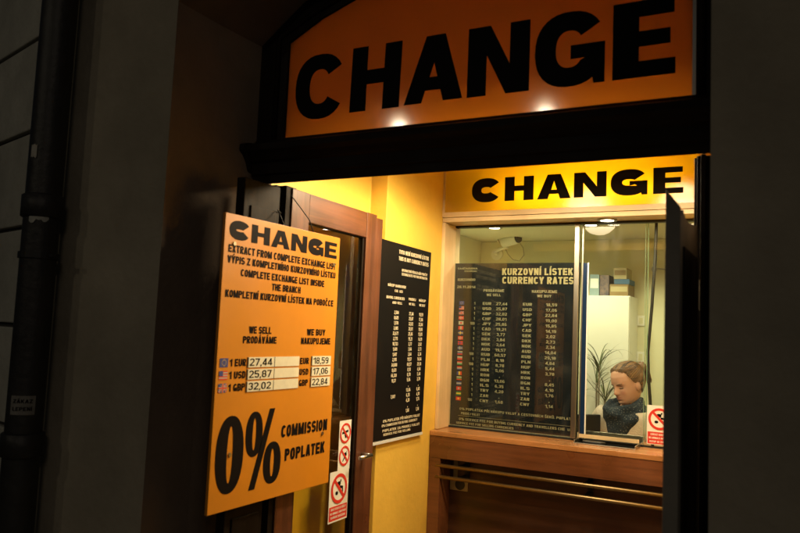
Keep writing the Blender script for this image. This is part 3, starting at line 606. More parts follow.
mb = MB(); mb.add([pl2.p(*p) for p in ((2.823, .750, .0014), (2.970, .750, .0014), (2.970, .812, .0014), (2.823, .812, .0014))], [(0,1,2,3)], 0)
letters(mb, pl2, [dict(s=s, u=2.8965, v=v, cap=.0095, w=w, al='c', bold=.02) for s, v, w in (('ZÁKAZ VSTUPU SE ZVÍŘATY', .795, .125), ('NO ANIMALS AND FOOD', .777, .13), ('KOUŘENÍ ZAKÁZÁNO', .759, .12))], .002, 1)
build('text_panel', mb, [M['red'], M['white']], t, weld=False)

# ------------------------------------------------------------------ orange rate board hung in the doorway
X = -1.735; t = thing('rate_board', 'orange CHANGE rate board with 0% commission hung beside the doorway', 'sign', (X, 2.32, .955))
mb = MB(); q = [(1.955, .957), (2.692, .953), (2.690, 1.994), (1.953, 1.988)]; mb.prism(q, 'x', X-.012, X); ob = build('backing', mb, M['orange'], t, bevel=.0015)
pl = Plane((X, 1.957, 0), (0, 1, 0), (0, 0, 1))
mb = MB(); H = .067
its = []; u = .020; gap = .0105
for ch, w in zip('CHANGE', (.112, .108, .118, .108, .112, .094)): its.append((ch, u, w, .034)); u += w+gap
k = .690/(u-gap-.02); its = [(c, .02+(a-.02)*k, w*k, s) for c, a, w, s in its]
heavy_word(mb, pl, its, 1.900, H, .0012)
J = []
def ln(s, u0, u1, zc, cap, bold=.030): J.append(dict(s=s, u=u0, v=zc-cap/2, cap=cap, w=u1-u0, bold=bold))
ln('EXTRACT FROM COMPLETE EXCHANGE LIST', .020, .706, 1.866, .027); ln('VÝPIS Z KOMPLETNÍHO KURZOVNÍHO LÍSTKU', .018, .708, 1.828, .026)
ln('COMPLETE EXCHANGE LIST INSIDE', .093, .626, 1.786, .026); ln('THE BRANCH', .276, .460, 1.748, .026); ln('KOMPLETNÍ KURZOVNÍ LÍSTEK NA POBOČCE', .018, .702, 1.708, .026)
ln('WE SELL', .157, .288, 1.584, .026); ln('PRODÁVÁME', .127, .322, 1.548, .026); ln('WE BUY', .519, .653, 1.583, .026); ln('NAKUPUJEME', .482, .694, 1.547, .026)
for i, c in enumerate(('EUR', 'USD', 'GBP')):
    z = 1.467-.0435*i; ln('1 '+c, .062, .152, z, .026); ln(c, .482, .544, z, .025)
ln('COMMISSION', .385, .702, 1.199, .046, .042); ln('POPLATEK', .415, .692, 1.107, .046, .042)
letters(mb, pl, J)
heavy_word(mb, pl, [('0', .020, .146, .058)], 1.014, .268, .0012)
heavy_word(mb, pl, [('0', .174, .096, .038)], 1.124, .163, .0012)
heavy_word(mb, pl, [('0', .284, .106, .042)], 1.012, .155, .0012)
vs, fs = outline_mesh([([(.206, 1.006), (.240, 1.006), (.338, 1.292), (.306, 1.292)], [])], .0012); mb.add([pl.p(x, y, z+.0006) for x, y, z in vs], fs)
build('lettering', mb, M['ink'], t)
rates = (('27,44', '18,59'), ('25,87', '17,06'), ('32,02', '22,84'))
for i, (a, b) in enumerate(rates):
    z = 1.467-.0435*i
    for u0, u1, s, su in ((.158, .474, a, .146), (.560, .702, b, .128)):
        sx_ = 'rate_card'
        mb = MB(); p = [(u0, z-.0185), (u1, z-.0185), (u1, z+.0185), (u0, z+.0185)]
        mb.add([pl.p(x, y, .0008) for x, y in p]+[pl.p(x, y, .0035) for x, y in p], [(4,5,6,7),(0,1,5,4),(1,2,6,5),(2,3,7,6),(3,0,4,7)], 0)
        dv = u0+.155 if u1-u0 > .2 else None
        if dv: mb.add([pl.p(*q, .0040) for q in ((dv, z-.0185), (dv+.003, z-.0185), (dv+.003, z+.0185), (dv, z+.0185))], [(0,1,2,3)], 1)
        mb.add([pl.p(*q, .0038) for q in ((u0, z-.0185), (u0+.004, z-.0185), (u0+.004, z+.0185), (u0, z+.0185))], [(0,1,2,3)], 1)
        letters(mb, pl, [dict(s=s, u=u0+.010, v=z-.0125, cap=.026, w=su-.015, bold=.0)], .0042, 1)
        build(sx_, mb, [M['paper'], M['ink']], t, weld=False)
def quad(mb, pl, u0, u1, v0, v1, h, mi): mb.add([pl.p(u0, v0, h), pl.p(u1, v0, h), pl.p(u1, v1, h), pl.p(u0, v1, h)], [(0,1,2,3)], mi)
def flag(kind, pl, u, v, w, h, parent, z=.0012):
    mb = MB()
    if kind == 'eu':
        quad(mb, pl, u, u+w, v, v+h, z, 0)
        for k in range(12): mb.disc(pl.p(u+w/2+math.cos(k*math.pi/6)*h*.33, v+h/2+math.sin(k*math.pi/6)*h*.33, z+.0003), pl.n, h*.05, n=6, th=.0003, mi=3)
    elif kind == 'us':
        for k in range(7): quad(mb, pl, u, u+w, v+h*k/7, v+h*(k+1)/7, z, 1 if k % 2 == 0 else 2)
        quad(mb, pl, u, u+w*.45, v+h*3/7, v+h, z+.0005, 0)
    elif kind == 'gb':
        quad(mb, pl, u, u+w, v, v+h, z, 0)
        for dx in (1, -1):
            for th_, zz, c in ((.16, .0003, 2), (.06, .0006, 1)):
                a, b = (u, v), (u+w, v+h)
                if dx < 0: a, b = (u, v+h), (u+w, v)
                o = h*th_
                mb.add([pl.p(a[0], a[1]+o, z+zz) if dx < 0 else pl.p(a[0]+o, a[1], z+zz), pl.p(b[0]-o, b[1], z+zz) if dx < 0 else pl.p(b[0], b[1]-o, z+zz), pl.p(b[0], b[1]+o, z+zz) if dx < 0 else pl.p(b[0]-o, b[1], z+zz), pl.p(a[0]+o, a[1], z+zz) if dx < 0 else pl.p(a[0], a[1]+o, z+zz)], [(0,1,2,3)], c)
        quad(mb, pl, u+w*.38, u+w*.62, v, v+h, z+.0009, 2); quad(mb, pl, u, u+w, v+h*.34, v+h*.66, z+.0010, 2)
        quad(mb, pl, u+w*.44, u+w*.56, v, v+h, z+.0013, 1); quad(mb, pl, u, u+w, v+h*.42, v+h*.58, z+.0014, 1)
    elif kind[0] == 'h':       # horizontal bands
        n = len(kind)-1
        for k, c in enumerate(reversed(kind[1:])): quad(mb, pl, u, u+w, v+h*k/n, v+h*(k+1)/n, z, 'brwgyk'.index(c))
    elif kind[0] == 'v':
        n = len(kind)-1
        for k, c in enumerate(kind[1:]): quad(mb, pl, u+w*k/n, u+w*(k+1)/n, v, v+h, z, 'brwgyk'.index(c))
    elif kind[0] == 'c':       # nordic / plain cross: ground, cross
        quad(mb, pl, u, u+w, v, v+h, z, 'brwgyk'.index(kind[1])); c = 'brwgyk'.index(kind[2])
        quad(mb, pl, u, u+w, v+h*.4, v+h*.6, z+.0004, c); quad(mb, pl, u+w*.36, u+w*.50, v, v+h, z+.0005, c)
    elif kind[0] == 'd':       # disc on ground
        quad(mb, pl, u, u+w, v, v+h, z, 'brwgyk'.index(kind[1])); mb.disc(pl.p(u+w/2, v+h/2, z+.0003), pl.n, h*.3, n=14, th=.0003, mi='brwgyk'.index(kind[2]))
    return build('flag', mb, [M['blue'], M['red'], M['flag_white'], M['green'], M['gold'], M['ink']] if kind != 'eu' else [M['blue'], M['red'], M['flag_white'], M['gold']], parent, weld=False)
for i, kf in enumerate(('eu', 'us', 'gb')): flag(kf, pl, .012, 1.467-.0435*i-.015, .043, .031, t)
scr = None
for u, z in ((.048, 1.884), (.69, 1.874), (.092, 1.148), (.668, 1.165)):
    mb = MB(); mb.disc(pl.p(u, z, .0005), pl.n, .0075, n=14, th=.004); build('screw', mb, M['steel'], t)
for y0, y1 in ((2.12, 2.02), (2.52, 2.50)):
    mb = MB(); mb.tube([(X-.06, y0, 1.90), (X-.013, y0, 1.90)], .006, 8); build('standoff', mb, M['dark_metal'], t)
mb = MB(); mb.tube([(X-.006, 2.30, 1.985), (X-.02, 2.285, 2.03), (X-.045, 2.30, 2.055), (X-.06, 2.34, 2.05)], .0022, 6); mb.tube([(X-.006, 2.50, 1.985), (X-.012, 2.47, 2.04), (X-.03, 2.42, 2.09), (X-.05, 2.385, 2.13)], .0022, 6); build('hanging_wire', mb, M['dark_metal'], t)

# ------------------------------------------------------------------ black list board on the yellow wall
X = -1.826; t = thing('wall_list_board', 'tall black exchange list board on the yellow wall', 'board', (X, 3.4, 1.05))
mb = MB(); mb.prism([(3.02, 1.055), (3.768, 1.050), (3.800, 2.060), (3.02, 2.066)], 'x', -1.843, X); build('backing', mb, M['black_board'], t, bevel=.002)
mb = MB(); mb.box(-1.8435, X+.003, 3.02, 3.770, 1.036, 1.0495); build('bottom_channel', mb, mat('pale_channel', (.6, .6, .56), .4), t)
pl = Plane((X, 0, 0), (0, 1, 0), (0, 0, 1)); J = []; rr = random.Random(3)
def c(s, u, z, cap, w=None, bold=.02): J.append(dict(s=s, u=u, v=z-cap/2, cap=cap, w=w, al='c', bold=bold))
c('TOTO NENÍ KURZOVNÍ LÍSTEK', 3.585, 2.020, .021, .36, .03); c('THIS IS NOT CURRENCY RATES', 3.585, 1.985, .021, .36, .03)
c('INFORMATIVNÍ PŘEHLED MĚN POBOČKY', 3.60, 1.926, .014, .31); c('EXCHANGE RATES FOR YOUR INFORMATION', 3.60, 1.905, .014, .31)
c('NÁKUP BANKOVEK', 3.40, 1.838, .014, .20); c('CHEQUES', 3.42, 1.812, .013, .09); c('BUYING CURRENCIES', 3.39, 1.775, .014, .20); c('AND SELL', 3.41, 1.750, .013, .11)
for u in (3.58, 3.705): c('PRODEJ' if u < 3.6 else 'NÁKUP', u, 1.778, .014, .085); c('WE SELL' if u < 3.6 else 'WE BUY', u, 1.752, .013, .075)
col1 = ['2,504', '8,625', '1,978', '3,085', '22,677', '2,775', '18,723', '1,609', '1,607', '2,195', '24,808', '8,631', '66,328', '19,37', '', '', '7,007', '', '', '']
colb = ['27,44', '25,87', '32,02', '28,01', '25,86', '19,21', '3,77', '3,84', '3,64', '19,57', '60,57', '8,18', '8,78', '5,06', ',', '13,06', '6,35', '4,20', ',', '1,68']
colc = ['18,59', '17,06', '22,84', '19,00', '15,85', '14,19', '2,02', '2,73', '2,34', '14,04', '29,18', '4,84', '5,44', '3,78', ',', '8,45', '4,10', '1,76', ',', '1,14']
for i in range(20):
    z = 1.700-.0272*i
    if col1[i]: c(col1[i], 3.405, z, .0175, None, .034)
    c(colb[i], 3.575, z, .0185, None, .034); c(colc[i], 3.695, z, .0185, None, .034)
    c(('EUR', 'USD', 'GBP', 'CHF', 'JPY', 'CAD', 'SEK', 'DKK', 'NOK', 'AUD', 'RUB', 'PLN', 'HUF', 'HRK', 'RON', 'BGN', 'ILS', 'TRY', 'ZAR', 'CNY')[i], 3.20, z, .0155)
c('0% POPLATEK PŘI NÁKUPU VALUT', 3.52, 1.146, .014, .42); c('0% COMMISSION FOR BUYING CURRENCY', 3.50, 1.124, .013, .40); c('POPLATEK ZA PRODEJ VALUT', 3.52, 1.098, .013, .42); c('SERVICE FEE FOR SELLING', 3.47, 1.078, .012, .30)
mb = MB(); letters(mb, pl, J, .0012); build('lettering', mb, M['white_ink'], t)

# ------------------------------------------------------------------ illuminated box sign over the counter
t = thing('light_box_sign', 'lit yellow CHANGE light box above the counter window', 'sign', (-1.1, 3.97, 2.29))
x0, x1 = -1.843, -.40; ya, yb = 3.968, 4.13
mb = MB(); mb.box(x0+.006, x1, ya+.01, yb, 2.296, 2.302); mb.box(x0+.006, x1, ya+.01, yb, 2.582, 2.588); mb.box(x0+.006, x1, yb-.006, yb, 2.303, 2.581); mb.box(x0, x0+.0055, ya+.004, yb, 2.296, 2.588); mb.box(x1+.0005, x1+.006, ya+.004, yb, 2.296, 2.588)
build('housing', mb, mat('housing_grey', (.30, .28, .24), .6), t)
mb = MB(); mb.box(x0, x1, ya-.004, ya+.009, 2.290, 2.319); mb.box(x0, x1, ya-.004, ya+.009, 2.570, 2.590); mb.box(x0, x0+.014, ya-.004, ya+.009, 2.3195, 2.5695); mb.box(x1-.014, x1, ya-.004, ya+.009, 2.3195, 2.5695); build('trim', mb, M['ply_h'], t)
mb = MB(); mb.box(x0+.0145, x1-.0145, ya, ya+.003, 2.3195, 2.5695); build('lit_face', mb, translucent('light_box_face', (.95, .64, .045)), t)
pl = Plane((0, ya, 0), (1, 0, 0), (0, 0, 1)); mb = MB(); v0, h = 2.372, .138
heavy_word(mb, pl, [('C', -1.658, .178, .058), ('H', -1.455, .171, .058), ('A', -1.262, .190, .060), ('N', -1.055, .176, .056), ('G', -.857, .190, .060), ('E', -.638, .148, .060)], v0, h, .003)
build('lettering', mb, M['ink'], t)
mb = MB(); mb.tube([(-1.42, 4.03, 2.405), (-.58, 4.03, 2.405)], .013, 12); build('lamp_tube', mb, M['tube_glow'], t)

# ------------------------------------------------------------------ booth front: soffit, posts, panes
G = 4.134
t = thing('booth_partition', 'glazed booth partition with light wooden surround and sliding panes', 'partition', (-1.1, G, 0))
mb = MB(); mb.box(-1.843, -.16, 3.972, 4.20, 2.262, 2.288); build('soffit', mb, M['ply_h'], t, bevel=.002)
mb = MB(); mb.box(-1.8445, -1.824, 3.972, 4.20, 1.046, 2.260); build('side_board', mb, M['ply'], t, bevel=.002)
mb = MB(); mb.box(-1.8235, -.16, 4.124, 4.166, 2.249, 2.261); mb.box(-1.8235, -1.06, 4.124, 4.166, 1.047, 1.055); build('track', mb, M['dark_metal'], t)
mb = MB(); mb.box(-1.8225, -1.050, 4.128, 4.133, 1.056, 2.248); build('pane', mb, M['glass'], t)
mb = MB(); mb.box(-1.085, -.690, 4.150, 4.156, 1.085, 2.248); build('pane', mb, M['glass'], t)
mb = MB(); mb.box(-.700, -.165, 4.139, 4.145, 1.056, 2.248); build('pane', mb, M['glass'], t)
mb = MB(); mb.box(-.7015, -.7005, 4.139, 4.145, 1.056, 2.248); mb.box(-.6895, -.6875, 4.150, 4.156, 1.085, 2.248); build('pane_edge', mb, M['glass_edge'], t)
mb = MB(); mb.box(-1.083, -1.055, 4.108, 4.127, 1.056, 2.248); build('post', mb, M['alu'], t, bevel=.003)
mb = MB(); mb.box(-1.045, -1.038, 4.136, 4.147, 1.056, 2.248); build('pane_channel', mb, M['alu'], t)
mb = MB(); mb.box(-1.10, -.165, 4.148, 4.158, 1.046, 1.056); build('sill_seal', mb, M['dark_metal'], t)

# currency board behind the fixed pane
t = thing('currency_board', 'dark KURZOVNÍ LÍSTEK currency rates board behind the fixed glass', 'board', (-1.4, 4.14, 1.06))
yb = 4.1375
mb = MB(); mb.box(-1.822, -1.052, yb, yb+.004, 1.060, 2.032); build('backing', mb, M['board'], t)
mb = MB(); mb.box(-1.0375, -1.014, yb+.0005, yb+.005, 1.060, 2.030); build('blue_edge_film', mb, M['board_blue'], t)
mb = MB(); mb.box(-1.0135, -1.007, yb, yb+.006, 1.060, 2.032); build('white_edge', mb, M['white'], t)
pl = Plane((0, yb, 0), (1, 0, 0), (0, 0, 1))
mb = MB(); J = []
def l2(s, u, z, cap, w=None, al='c', bold=.02, sx=1): J.append(dict(s=s, u=u, v=z-cap/2, cap=cap, w=w, al=al, bold=bold, sx=sx))
l2('KURZOVNÍ LÍSTEK', -1.306, 1.981, .040, .424, 'c', .035); l2('CURRENCY RATES', -1.303, 1.930, .041, .426, 'c', .035)
letters(mb, pl, J, .0012); build('heading', mb, M['gold_ink'], t)
J = []; mb = MB()
l2('SMĚNÁRNA', -1.74, 2.000, .010, .13, 'c', 0); l2('OTEVŘENO', -1.72, 1.984, .010, .08, 'c', 0); l2('KURZOVNÍHO', -1.745, 1.932, .015, .115); l2('28.11.2014', -1.745, 1.888, .015, .12)
l2('PRODÁVÁME', -1.567, 1.868, .016, .13); l2('WE SELL', -1.567, 1.842, .015, .09); l2('NAKUPUJEME', -1.258, 1.866, .016, .15); l2('WE BUY', -1.258, 1.840, .015, .085)
cur = ['EUR', 'USD', 'GBP', 'CHF', 'JPY', 'CAD', 'SEK', 'DKK', 'NOK', 'AUD', 'RUB', 'PLN', 'HUF', 'HRK', 'RON', 'BGN', 'ILS', 'TRY', 'ZAR', 'CNY']
unit = ['1']*20; unit[4] = unit[10] = unit[12] = unit[19] = '100'
FL = ['eu', 'us', 'gb', 'crw', 'dwr', 'vrwr', 'cby', 'crw', 'crb', 'cbw', 'hwbr', 'hwr', 'hrwg', 'hrwb', 'vbyr', 'hwgr', 'hbwb', 'drw', 'hgyg', 'dry']
for i in range(20):
    z = 1.790-.0302*i
    l2(unit[i], -1.683, z, .0165, None, 'r'); l2(cur[i], -1.607, z, .0165, .055); l2(colb[i], -1.515, z, .0165, None, 'c', .015, 1.5)
    l2(cur[i], -1.357, z, .0165, .055); l2(colc[i], -1.215, z, .0165, None, 'c', .015, 1.5)
    flag(FL[i], pl, -1.787, z-.010, .032, .021, t, .0010)
l2('0% POPLATEK PŘI NÁKUPU VALUT A CESTOVNÍCH ŠEKŮ. POPLATEK', -1.412, 1.158, .014, .70, 'c', .015); l2('PRODEJ VALUT', -1.69, 1.132, .014, .12)
l2('0% SERVICE FEE FOR BUYING CURRENCY AND TRAVELLERS CHEQUES.', -1.412, 1.098, .014, .70, 'c', .015); l2('SERVICE FEE FOR SELLING CURRENCIES', -1.60, 1.074, .013, .36)
quad(mb, pl, -1.77, -1.07, 1.1165, 1.1180, .0012, 0)
letters(mb, pl, J, .0012); build('lettering', mb, M['dim_ink'], t, weld=False)

# sticker on the right pane
pl = Plane((0, 4.1385, 0), (1, 0, 0), (0, 0, 1))
t = thing('warning_sticker', 'white and red prohibition sticker on the counter glass beside the clerk', 'sticker', (-.62, 4.1385, 1.07), 'prohibition stickers')
mb = MB(); quad(mb, pl, -.682, -.555, 1.066, 1.270, .0004, 0); build('sheet', mb, M['white'], t)
mb = MB(); no_sign(mb, pl, -.6185, 1.200, .057, DOG); build('pictogram', mb, [M['ink'], M['red'], M['white']], t, weld=False)
mb = MB(); quad(mb, pl, -.678, -.559, 1.070, 1.132, .0014, 0)
letters(mb, pl, [dict(s=s, u=-.6185, v=v, cap=.010, w=w, al='c', bold=.02) for s, v, w in (('ZÁKAZ KOUŘENÍ', 1.114, .09), ('NO ANIMALS AND FOOD', 1.096, .105), ('VSTUP SE ZVÍŘATY', 1.077, .10))], .002, 1); build('text_panel', mb, [M['red'], M['white']], t, weld=False)

# ------------------------------------------------------------------ counter
t = thing('counter', 'reddish wooden service counter with two brass rails along its front', 'counter', (-1.1, 4.05, 0))
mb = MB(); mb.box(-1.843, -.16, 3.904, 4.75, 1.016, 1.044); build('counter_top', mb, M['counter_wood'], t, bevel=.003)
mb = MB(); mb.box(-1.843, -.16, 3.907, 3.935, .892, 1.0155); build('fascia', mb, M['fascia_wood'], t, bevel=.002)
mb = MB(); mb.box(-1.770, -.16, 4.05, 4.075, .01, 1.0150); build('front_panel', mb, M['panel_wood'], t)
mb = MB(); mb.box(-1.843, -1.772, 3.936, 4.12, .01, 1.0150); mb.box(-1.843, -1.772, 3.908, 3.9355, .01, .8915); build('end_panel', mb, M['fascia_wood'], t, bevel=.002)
for z in (.852, .789):
    mb = MB(); mb.tube([(-1.800, 3.915, z), (-.165, 3.915, z)], .0105, 14); build('rail', mb, M['brass'], t, smooth=True)
for x in (-1.66, -.95, -.30):
    mb = MB(); mb.box(x-.012, x+.012, 3.927, 4.049, .842, .858); mb.box(x-.012, x+.012, 3.927, 4.049, .781, .797); mb.box(x-.014, x+.014, 4.040, 4.0495, .76, .885); build('rail_bracket', mb, M['dark_metal'], t)
t = thing('wall_socket', 'pale socket plate with a dark round hole under the counter', 'socket', (-1.72, 4.05, .7))
mb = MB(); mb.box(-1.795+.03, -1.652, 4.040, 4.0495, .700, .772); build('plate', mb, mat('grey_plate', (.42, .36, .25), .5), t, bevel=.004)
mb = MB(); mb.disc((-1.700, 4.0398, .735), (0, -1, 0), .030, th=.003); build('outlet_hole', mb, M['black'], t)
mb = MB(); mb.box(-1.745, -1.720, 4.041, 4.0495, .773, .888); build('conduit', mb, mat('grey_conduit', (.25, .21, .15), .5), t)

# pass-through coin tray
t = thing('coin_tray', 'steel pass through coin tray sunk into the counter under the glass', 'tray', (-.88, 4.1, 1.045))
mb = MB(); x0, x1 = -1.040, -.716
mb.box(x0, x1, 4.012, 4.016, 1.0445, 1.050); mb.box(x0, x0+.006, 4.017, 4.24, 1.0445, 1.062); mb.box(x1-.006, x1, 4.017, 4.24, 1.0445, 1.062); mb.box(x0, x1, 4.241, 4.247, 1.0445, 1.090); build('rim', mb, M['steel'], t, bevel=.001)
mb = MB(); mb.box(x0+.007, x1-.007, 4.017, 4.24, 1.0445, 1.0465); build('bowl', mb, mat('tray_black', (.004, .004, .004), .9, spec=.02), t)
mb = MB(); mb.box(x0+.002, x1-.002, 4.120, 4.1235, 1.064, 1.0845); build('deflector', mb, M['ply_h'], t)
mb = MB(); mb.prism([(-1.0, 4.05), (-.90, 4.045), (-.88, 4.075), (-.92, 4.10), (-1.01, 4.095)], 'z', 1.047, 1.058); tag(build('wallet', mb, M['black'], bevel=.004), 'flat black wallet lying in the coin tray', 'wallet')

# ------------------------------------------------------------------ booth interior
mb = MB(); mb.box(-2.2, .5, 5.25, 5.35, 0, 2.31); tag(build('back_wall', mb, M['cream']), 'pale cream back wall of the booth behind the clerk', 'wall')
mb = MB(); mb.box(-2.2, -2.10, 4.21, 5.245, 0, 2.31); mb.box(-2.095, -1.848, 4.21, 4.25, 0, 2.31); tag(build('booth_side_wall', mb, M['cream']), 'pale cream booth wall at the left behind the rates board', 'wall')
mb = MB(); mb.box(.35, .5, 4.21, 5.245, 0, 2.31); tag(build('booth_side_wall', mb, M['cream']), 'pale cream booth wall on the far right', 'wall')
mb = MB(); mb.box(-2.2, .5, 4.205, 5.35, 2.312, 2.40); struct('booth_ceiling', mb, mat('booth_ceiling_paint', (.78, .74, .55), .7))

t = thing('tall_cabinet', 'tall plain white cabinet behind the clerk', 'cabinet', (-1.08, 5.1, 0))
mb = MB(); mb.box(-1.225, -.935, 4.97, 5.245, 0, 1.898); build('carcass', mb, M['cabinet'], t, bevel=.003)
mb = MB(); mb.box(-1.222, -.938, 4.950, 4.968, .05, 1.894); build('cabinet_door', mb, M['cabinet'], t, bevel=.002)
mb = MB(); mb.box(-.962, -.956, 4.935, 4.949, 1.0, 1.12); build('handle', mb, M['steel'], t)
def crate(name, label, cat, x0, x1, y0, y1, z0, z1, m, m2, lid=True):
    t = thing(name, label, cat, ((x0+x1)/2, (y0+y1)/2, z0)); mb = MB(); mb.box(x0, x1, y0, y1, z0, z1); build('body', mb, m, t, bevel=.002)
    if lid: mb = MB(); mb.box(x0+.006, x1-.006, y0-.0012, y0-.0002, z0+(z1-z0)*.35, z0+(z1-z0)*.8); build('spine_label', mb, m2, t)
crate('ring_binder', 'pale blue ring binder standing at the left end of the cabinet top', 'binder', -1.204, -1.140, 4.98, 5.2, 1.899, 2.040, M['binder'], M['white'])
crate('file_box', 'dark patterned folder standing beside the pale blue binder', 'folder', -1.136, -1.075, 4.98, 5.2, 1.899, 2.036, M['magazine'], M['black'], False)
crate('cardboard_box', 'brown cardboard box on the cabinet under a blue carton', 'box', -1.070, -.950, 4.98, 5.2, 1.899, 1.975, M['card'], M['card2'])
crate('small_carton', 'blue flat carton lying on the brown cardboard box', 'carton', -1.045, -.945, 4.99, 5.18, 1.976, 2.010, M['bluebox'], M['card2'], False)
crate('small_carton', 'yellowish carton on top of the blue flat carton', 'carton', -1.050, -.965, 5.0, 5.18, 2.011, 2.085, M['card2'], M['card'], True)
# wall switches and hook
for z, lb in ((1.745, 'upper small wall switch right of the white cabinet'), (1.50, 'lower small wall switch right of the white cabinet, above the clerk')):
    t = thing('wall_switch', lb, 'switch', (-.955, 5.245, z)); mb = MB(); mb.box(-.935, -.885, 5.236, 5.2495, z-.035, z+.035); build('plate', mb, M['white'], t, bevel=.003)
    mb = MB(); mb.box(-.922, -.898, 5.231, 5.2355, z-.02, z+.02); build('rocker', mb, M['cream'], t)
t = thing('wall_hook', 'small metal hook on the pale wall near the right edge', 'hook', (-.79, 5.25, 2.1)); mb = MB(); mb.tube([(-.83, 5.24, 2.10), (-.79, 5.21, 2.10), (-.75, 5.21, 2.095), (-.74, 5.21, 2.11)], .005, 8); build('hook_bar', mb, M['steel'], t)
mb = MB(); mb.disc((-.83, 5.249, 2.10), (0, -1, 0), .02, th=.006); build('rose', mb, M['steel'], t)
# black cable hanging inside the glass
mb = MB(); pts = [(-.655, 4.20, 2.30), (-.657, 4.20, 2.20), (-.661, 4.205, 2.05), (-.669, 4.20, 1.90), (-.674, 4.20, 1.80), (-.684, 4.20, 1.66), (-.692, 4.20, 1.55), (-.688, 4.20, 1.42), (-.678, 4.20, 1.30), (-.67, 4.20, 1.18), (-.665, 4.22, 1.047)]
mb.tube(pts, .0085, 10); tag(build('hanging_cable', mb, M['black'], smooth=True), 'thick black cable hanging behind the right glass pane', 'cable')
# cctv camera
t = thing('security_camera', 'white security camera on a wall bracket with a looped cable', 'camera', (-1.95, 5.25, 2.22))
b0 = Vector((-1.87, 5.10, 2.280)); b1 = Vector((-1.735, 5.03, 2.302)); ax_ = (b1-b0).normalized()
mb = MB(); mb.tube([b0, b0+ax_*.005, b1-ax_*.01, b1], [.026, .034, .036, .036], 18); build('camera_body', mb, M['white'], t, smooth=False)
mb = MB(); mb.tube([b1+ax_*.0005, b1+ax_*.012], [.034, .030], 18); build('lens', mb, M['black'], t)
mb = MB(); mb.tube([(-1.97, 5.245, 2.215), (-1.96, 5.17, 2.225), (-1.90, 5.12, 2.24), (-1.83, 5.085, 2.248)], .012, 10); build('bracket', mb, M['white'], t, smooth=True)
mb = MB(); mb.disc((-1.97, 5.249, 2.215), (0, -1, 0), .045, th=.012); build('mounting_plate', mb, M['white'], t)
mb = MB(); lp = [(-1.87+.055*math.cos(a)*1.0, 5.13, 2.33+.062*math.sin(a)) for a in [R(x) for x in range(-60, 330, 15)]]; mb.tube(lp, .0045, 6)
mb.tube([(-1.735, 5.06, 2.28), (-1.71, 5.08, 2.24), (-1.71, 5.1, 2.19), (-1.75, 5.12, 2.15), (-1.80, 5.13, 2.16), (-1.84, 5.13, 2.20), (-1.86, 5.12, 2.24)], .0045, 6); build('cable', mb, mat('grey_cable', (.35, .33, .24), .5), t, smooth=True)
# terminal / monitor back
t = thing('desk_monitor', 'small black desk monitor at the left of the clerk', 'monitor', (-1.06, 4.42, 1.044))
mb = MB(); mb.prism([(-1.125, 4.36), (-1.105, 4.34), (-.995, 4.46), (-1.015, 4.48)], 'z', 1.065, 1.165); build('screen_case', mb, M['black'], t, bevel=.006)
mb = MB(); mb.box(-1.10, -1.02, 4.37, 4.46, 1.0445, 1.064); build('foot', mb, M['black'], t)
# potted dracaena
t = thing('potted_plant', 'potted dracaena with long thin drooping leaves behind the clerk', 'plant', (-1.09, 4.80, 0))
mb = MB(); mb.tube([(-1.09, 4.83, .0), (-1.09, 4.83, .02), (-1.09, 4.83, .26), (-1.09, 4.83, .30)], [.09, .10, .13, .14], 24); build('pot', mb, M['pot'], t)
mb = MB(); mb.disc((-1.09, 4.83, .301), (0, 0, 1), .125, th=.004); build('soil', mb, M['soil'], t)
mb = MB(); heads = []
for dx, dy, zt in ((-.02, 0, 1.33), (.03, .02, 1.22), (.0, -.02, 1.44)):
    mb.tube([(-1.09+dx*.3, 4.83+dy*.3, .30), (-1.09+dx*.8, 4.83+dy, .8), (-1.09+dx, 4.83+dy, zt)], [.007, .006, .005], 8); heads.append(Vector((-1.09+dx, 4.83+dy, zt)))
build('stem', mb, M['stem'], t, smooth=True)
rr = random.Random(11); mb = MB()
for hd in heads:
    for k in range(16):
        a = rr.uniform(0, 2*math.pi); L_ = rr.uniform(.17, .34); el = rr.uniform(R(35), R(86)); dr = rr.uniform(.5, 1.9); w = rr.uniform(.0032, .0060)
        p = hd+Vector((0, 0, rr.uniform(-.06, .02))); vs = []; n_ = 9; side = Vector((-math.sin(a), math.cos(a), 0))
        for i in range(n_+1):
            s = i/n_; ww = w*(1-s**2.2)*(0.55+.45*min(1, s*5)); vs += [p-side*ww+Vector((0, 0, ww*.3)), p, p+side*ww+Vector((0, 0, ww*.3))]
            e = el-dr*s*s*1.6; p = p+Vector((math.cos(a)*math.cos(e), math.sin(a)*math.cos(e), math.sin(e)))*L_/n_
        mb.add(vs, [q for i in range(n_) for q in ((3*i, 3*i+1, 3*i+4, 3*i+3), (3*i+1, 3*i+2, 3*i+5, 3*i+4))])
build('leaves', mb, M['leaf'], t, weld=False)

# ------------------------------------------------------------------ the clerk
HC = Vector((-.857, 4.50, 1.352)); 
fwd = Vector((-.615, -.79, 0)).normalized(); right = fwd.cross(Vector((0, 0, 1)))
head_rot = Matrix((right, fwd, Vector((0, 0, 1)))).transposed() @ Matrix.Rotation(R(-17), 3, 'X') @ Matrix.Rotation(R(4), 3, 'Y')
HM = Matrix.Translation(HC) @ head_rot.to_4x4()
ZT = [(.120, .000, -.020, .004), (.115, .030, -.052, .034), (.104, .054, -.073, .053), (.085, .072, -.090, .067), (.060, .084, -.099, .0745), (.035, .088, -.102, .077), (.012, .084, -.102, .0765), (-.010, .082, -.098, .0745),
      (-.032, .083, -.089, .0705), (-.052, .084, -.076, .0645), (-.072, .083, -.062, .0575), (-.090, .079, -.052, .050), (-.102, .070, -.050, .044), (-.110, .050, -.052, .043), (-.125, .022, -.056, .046), (-.16, .012, -.060, .048)]
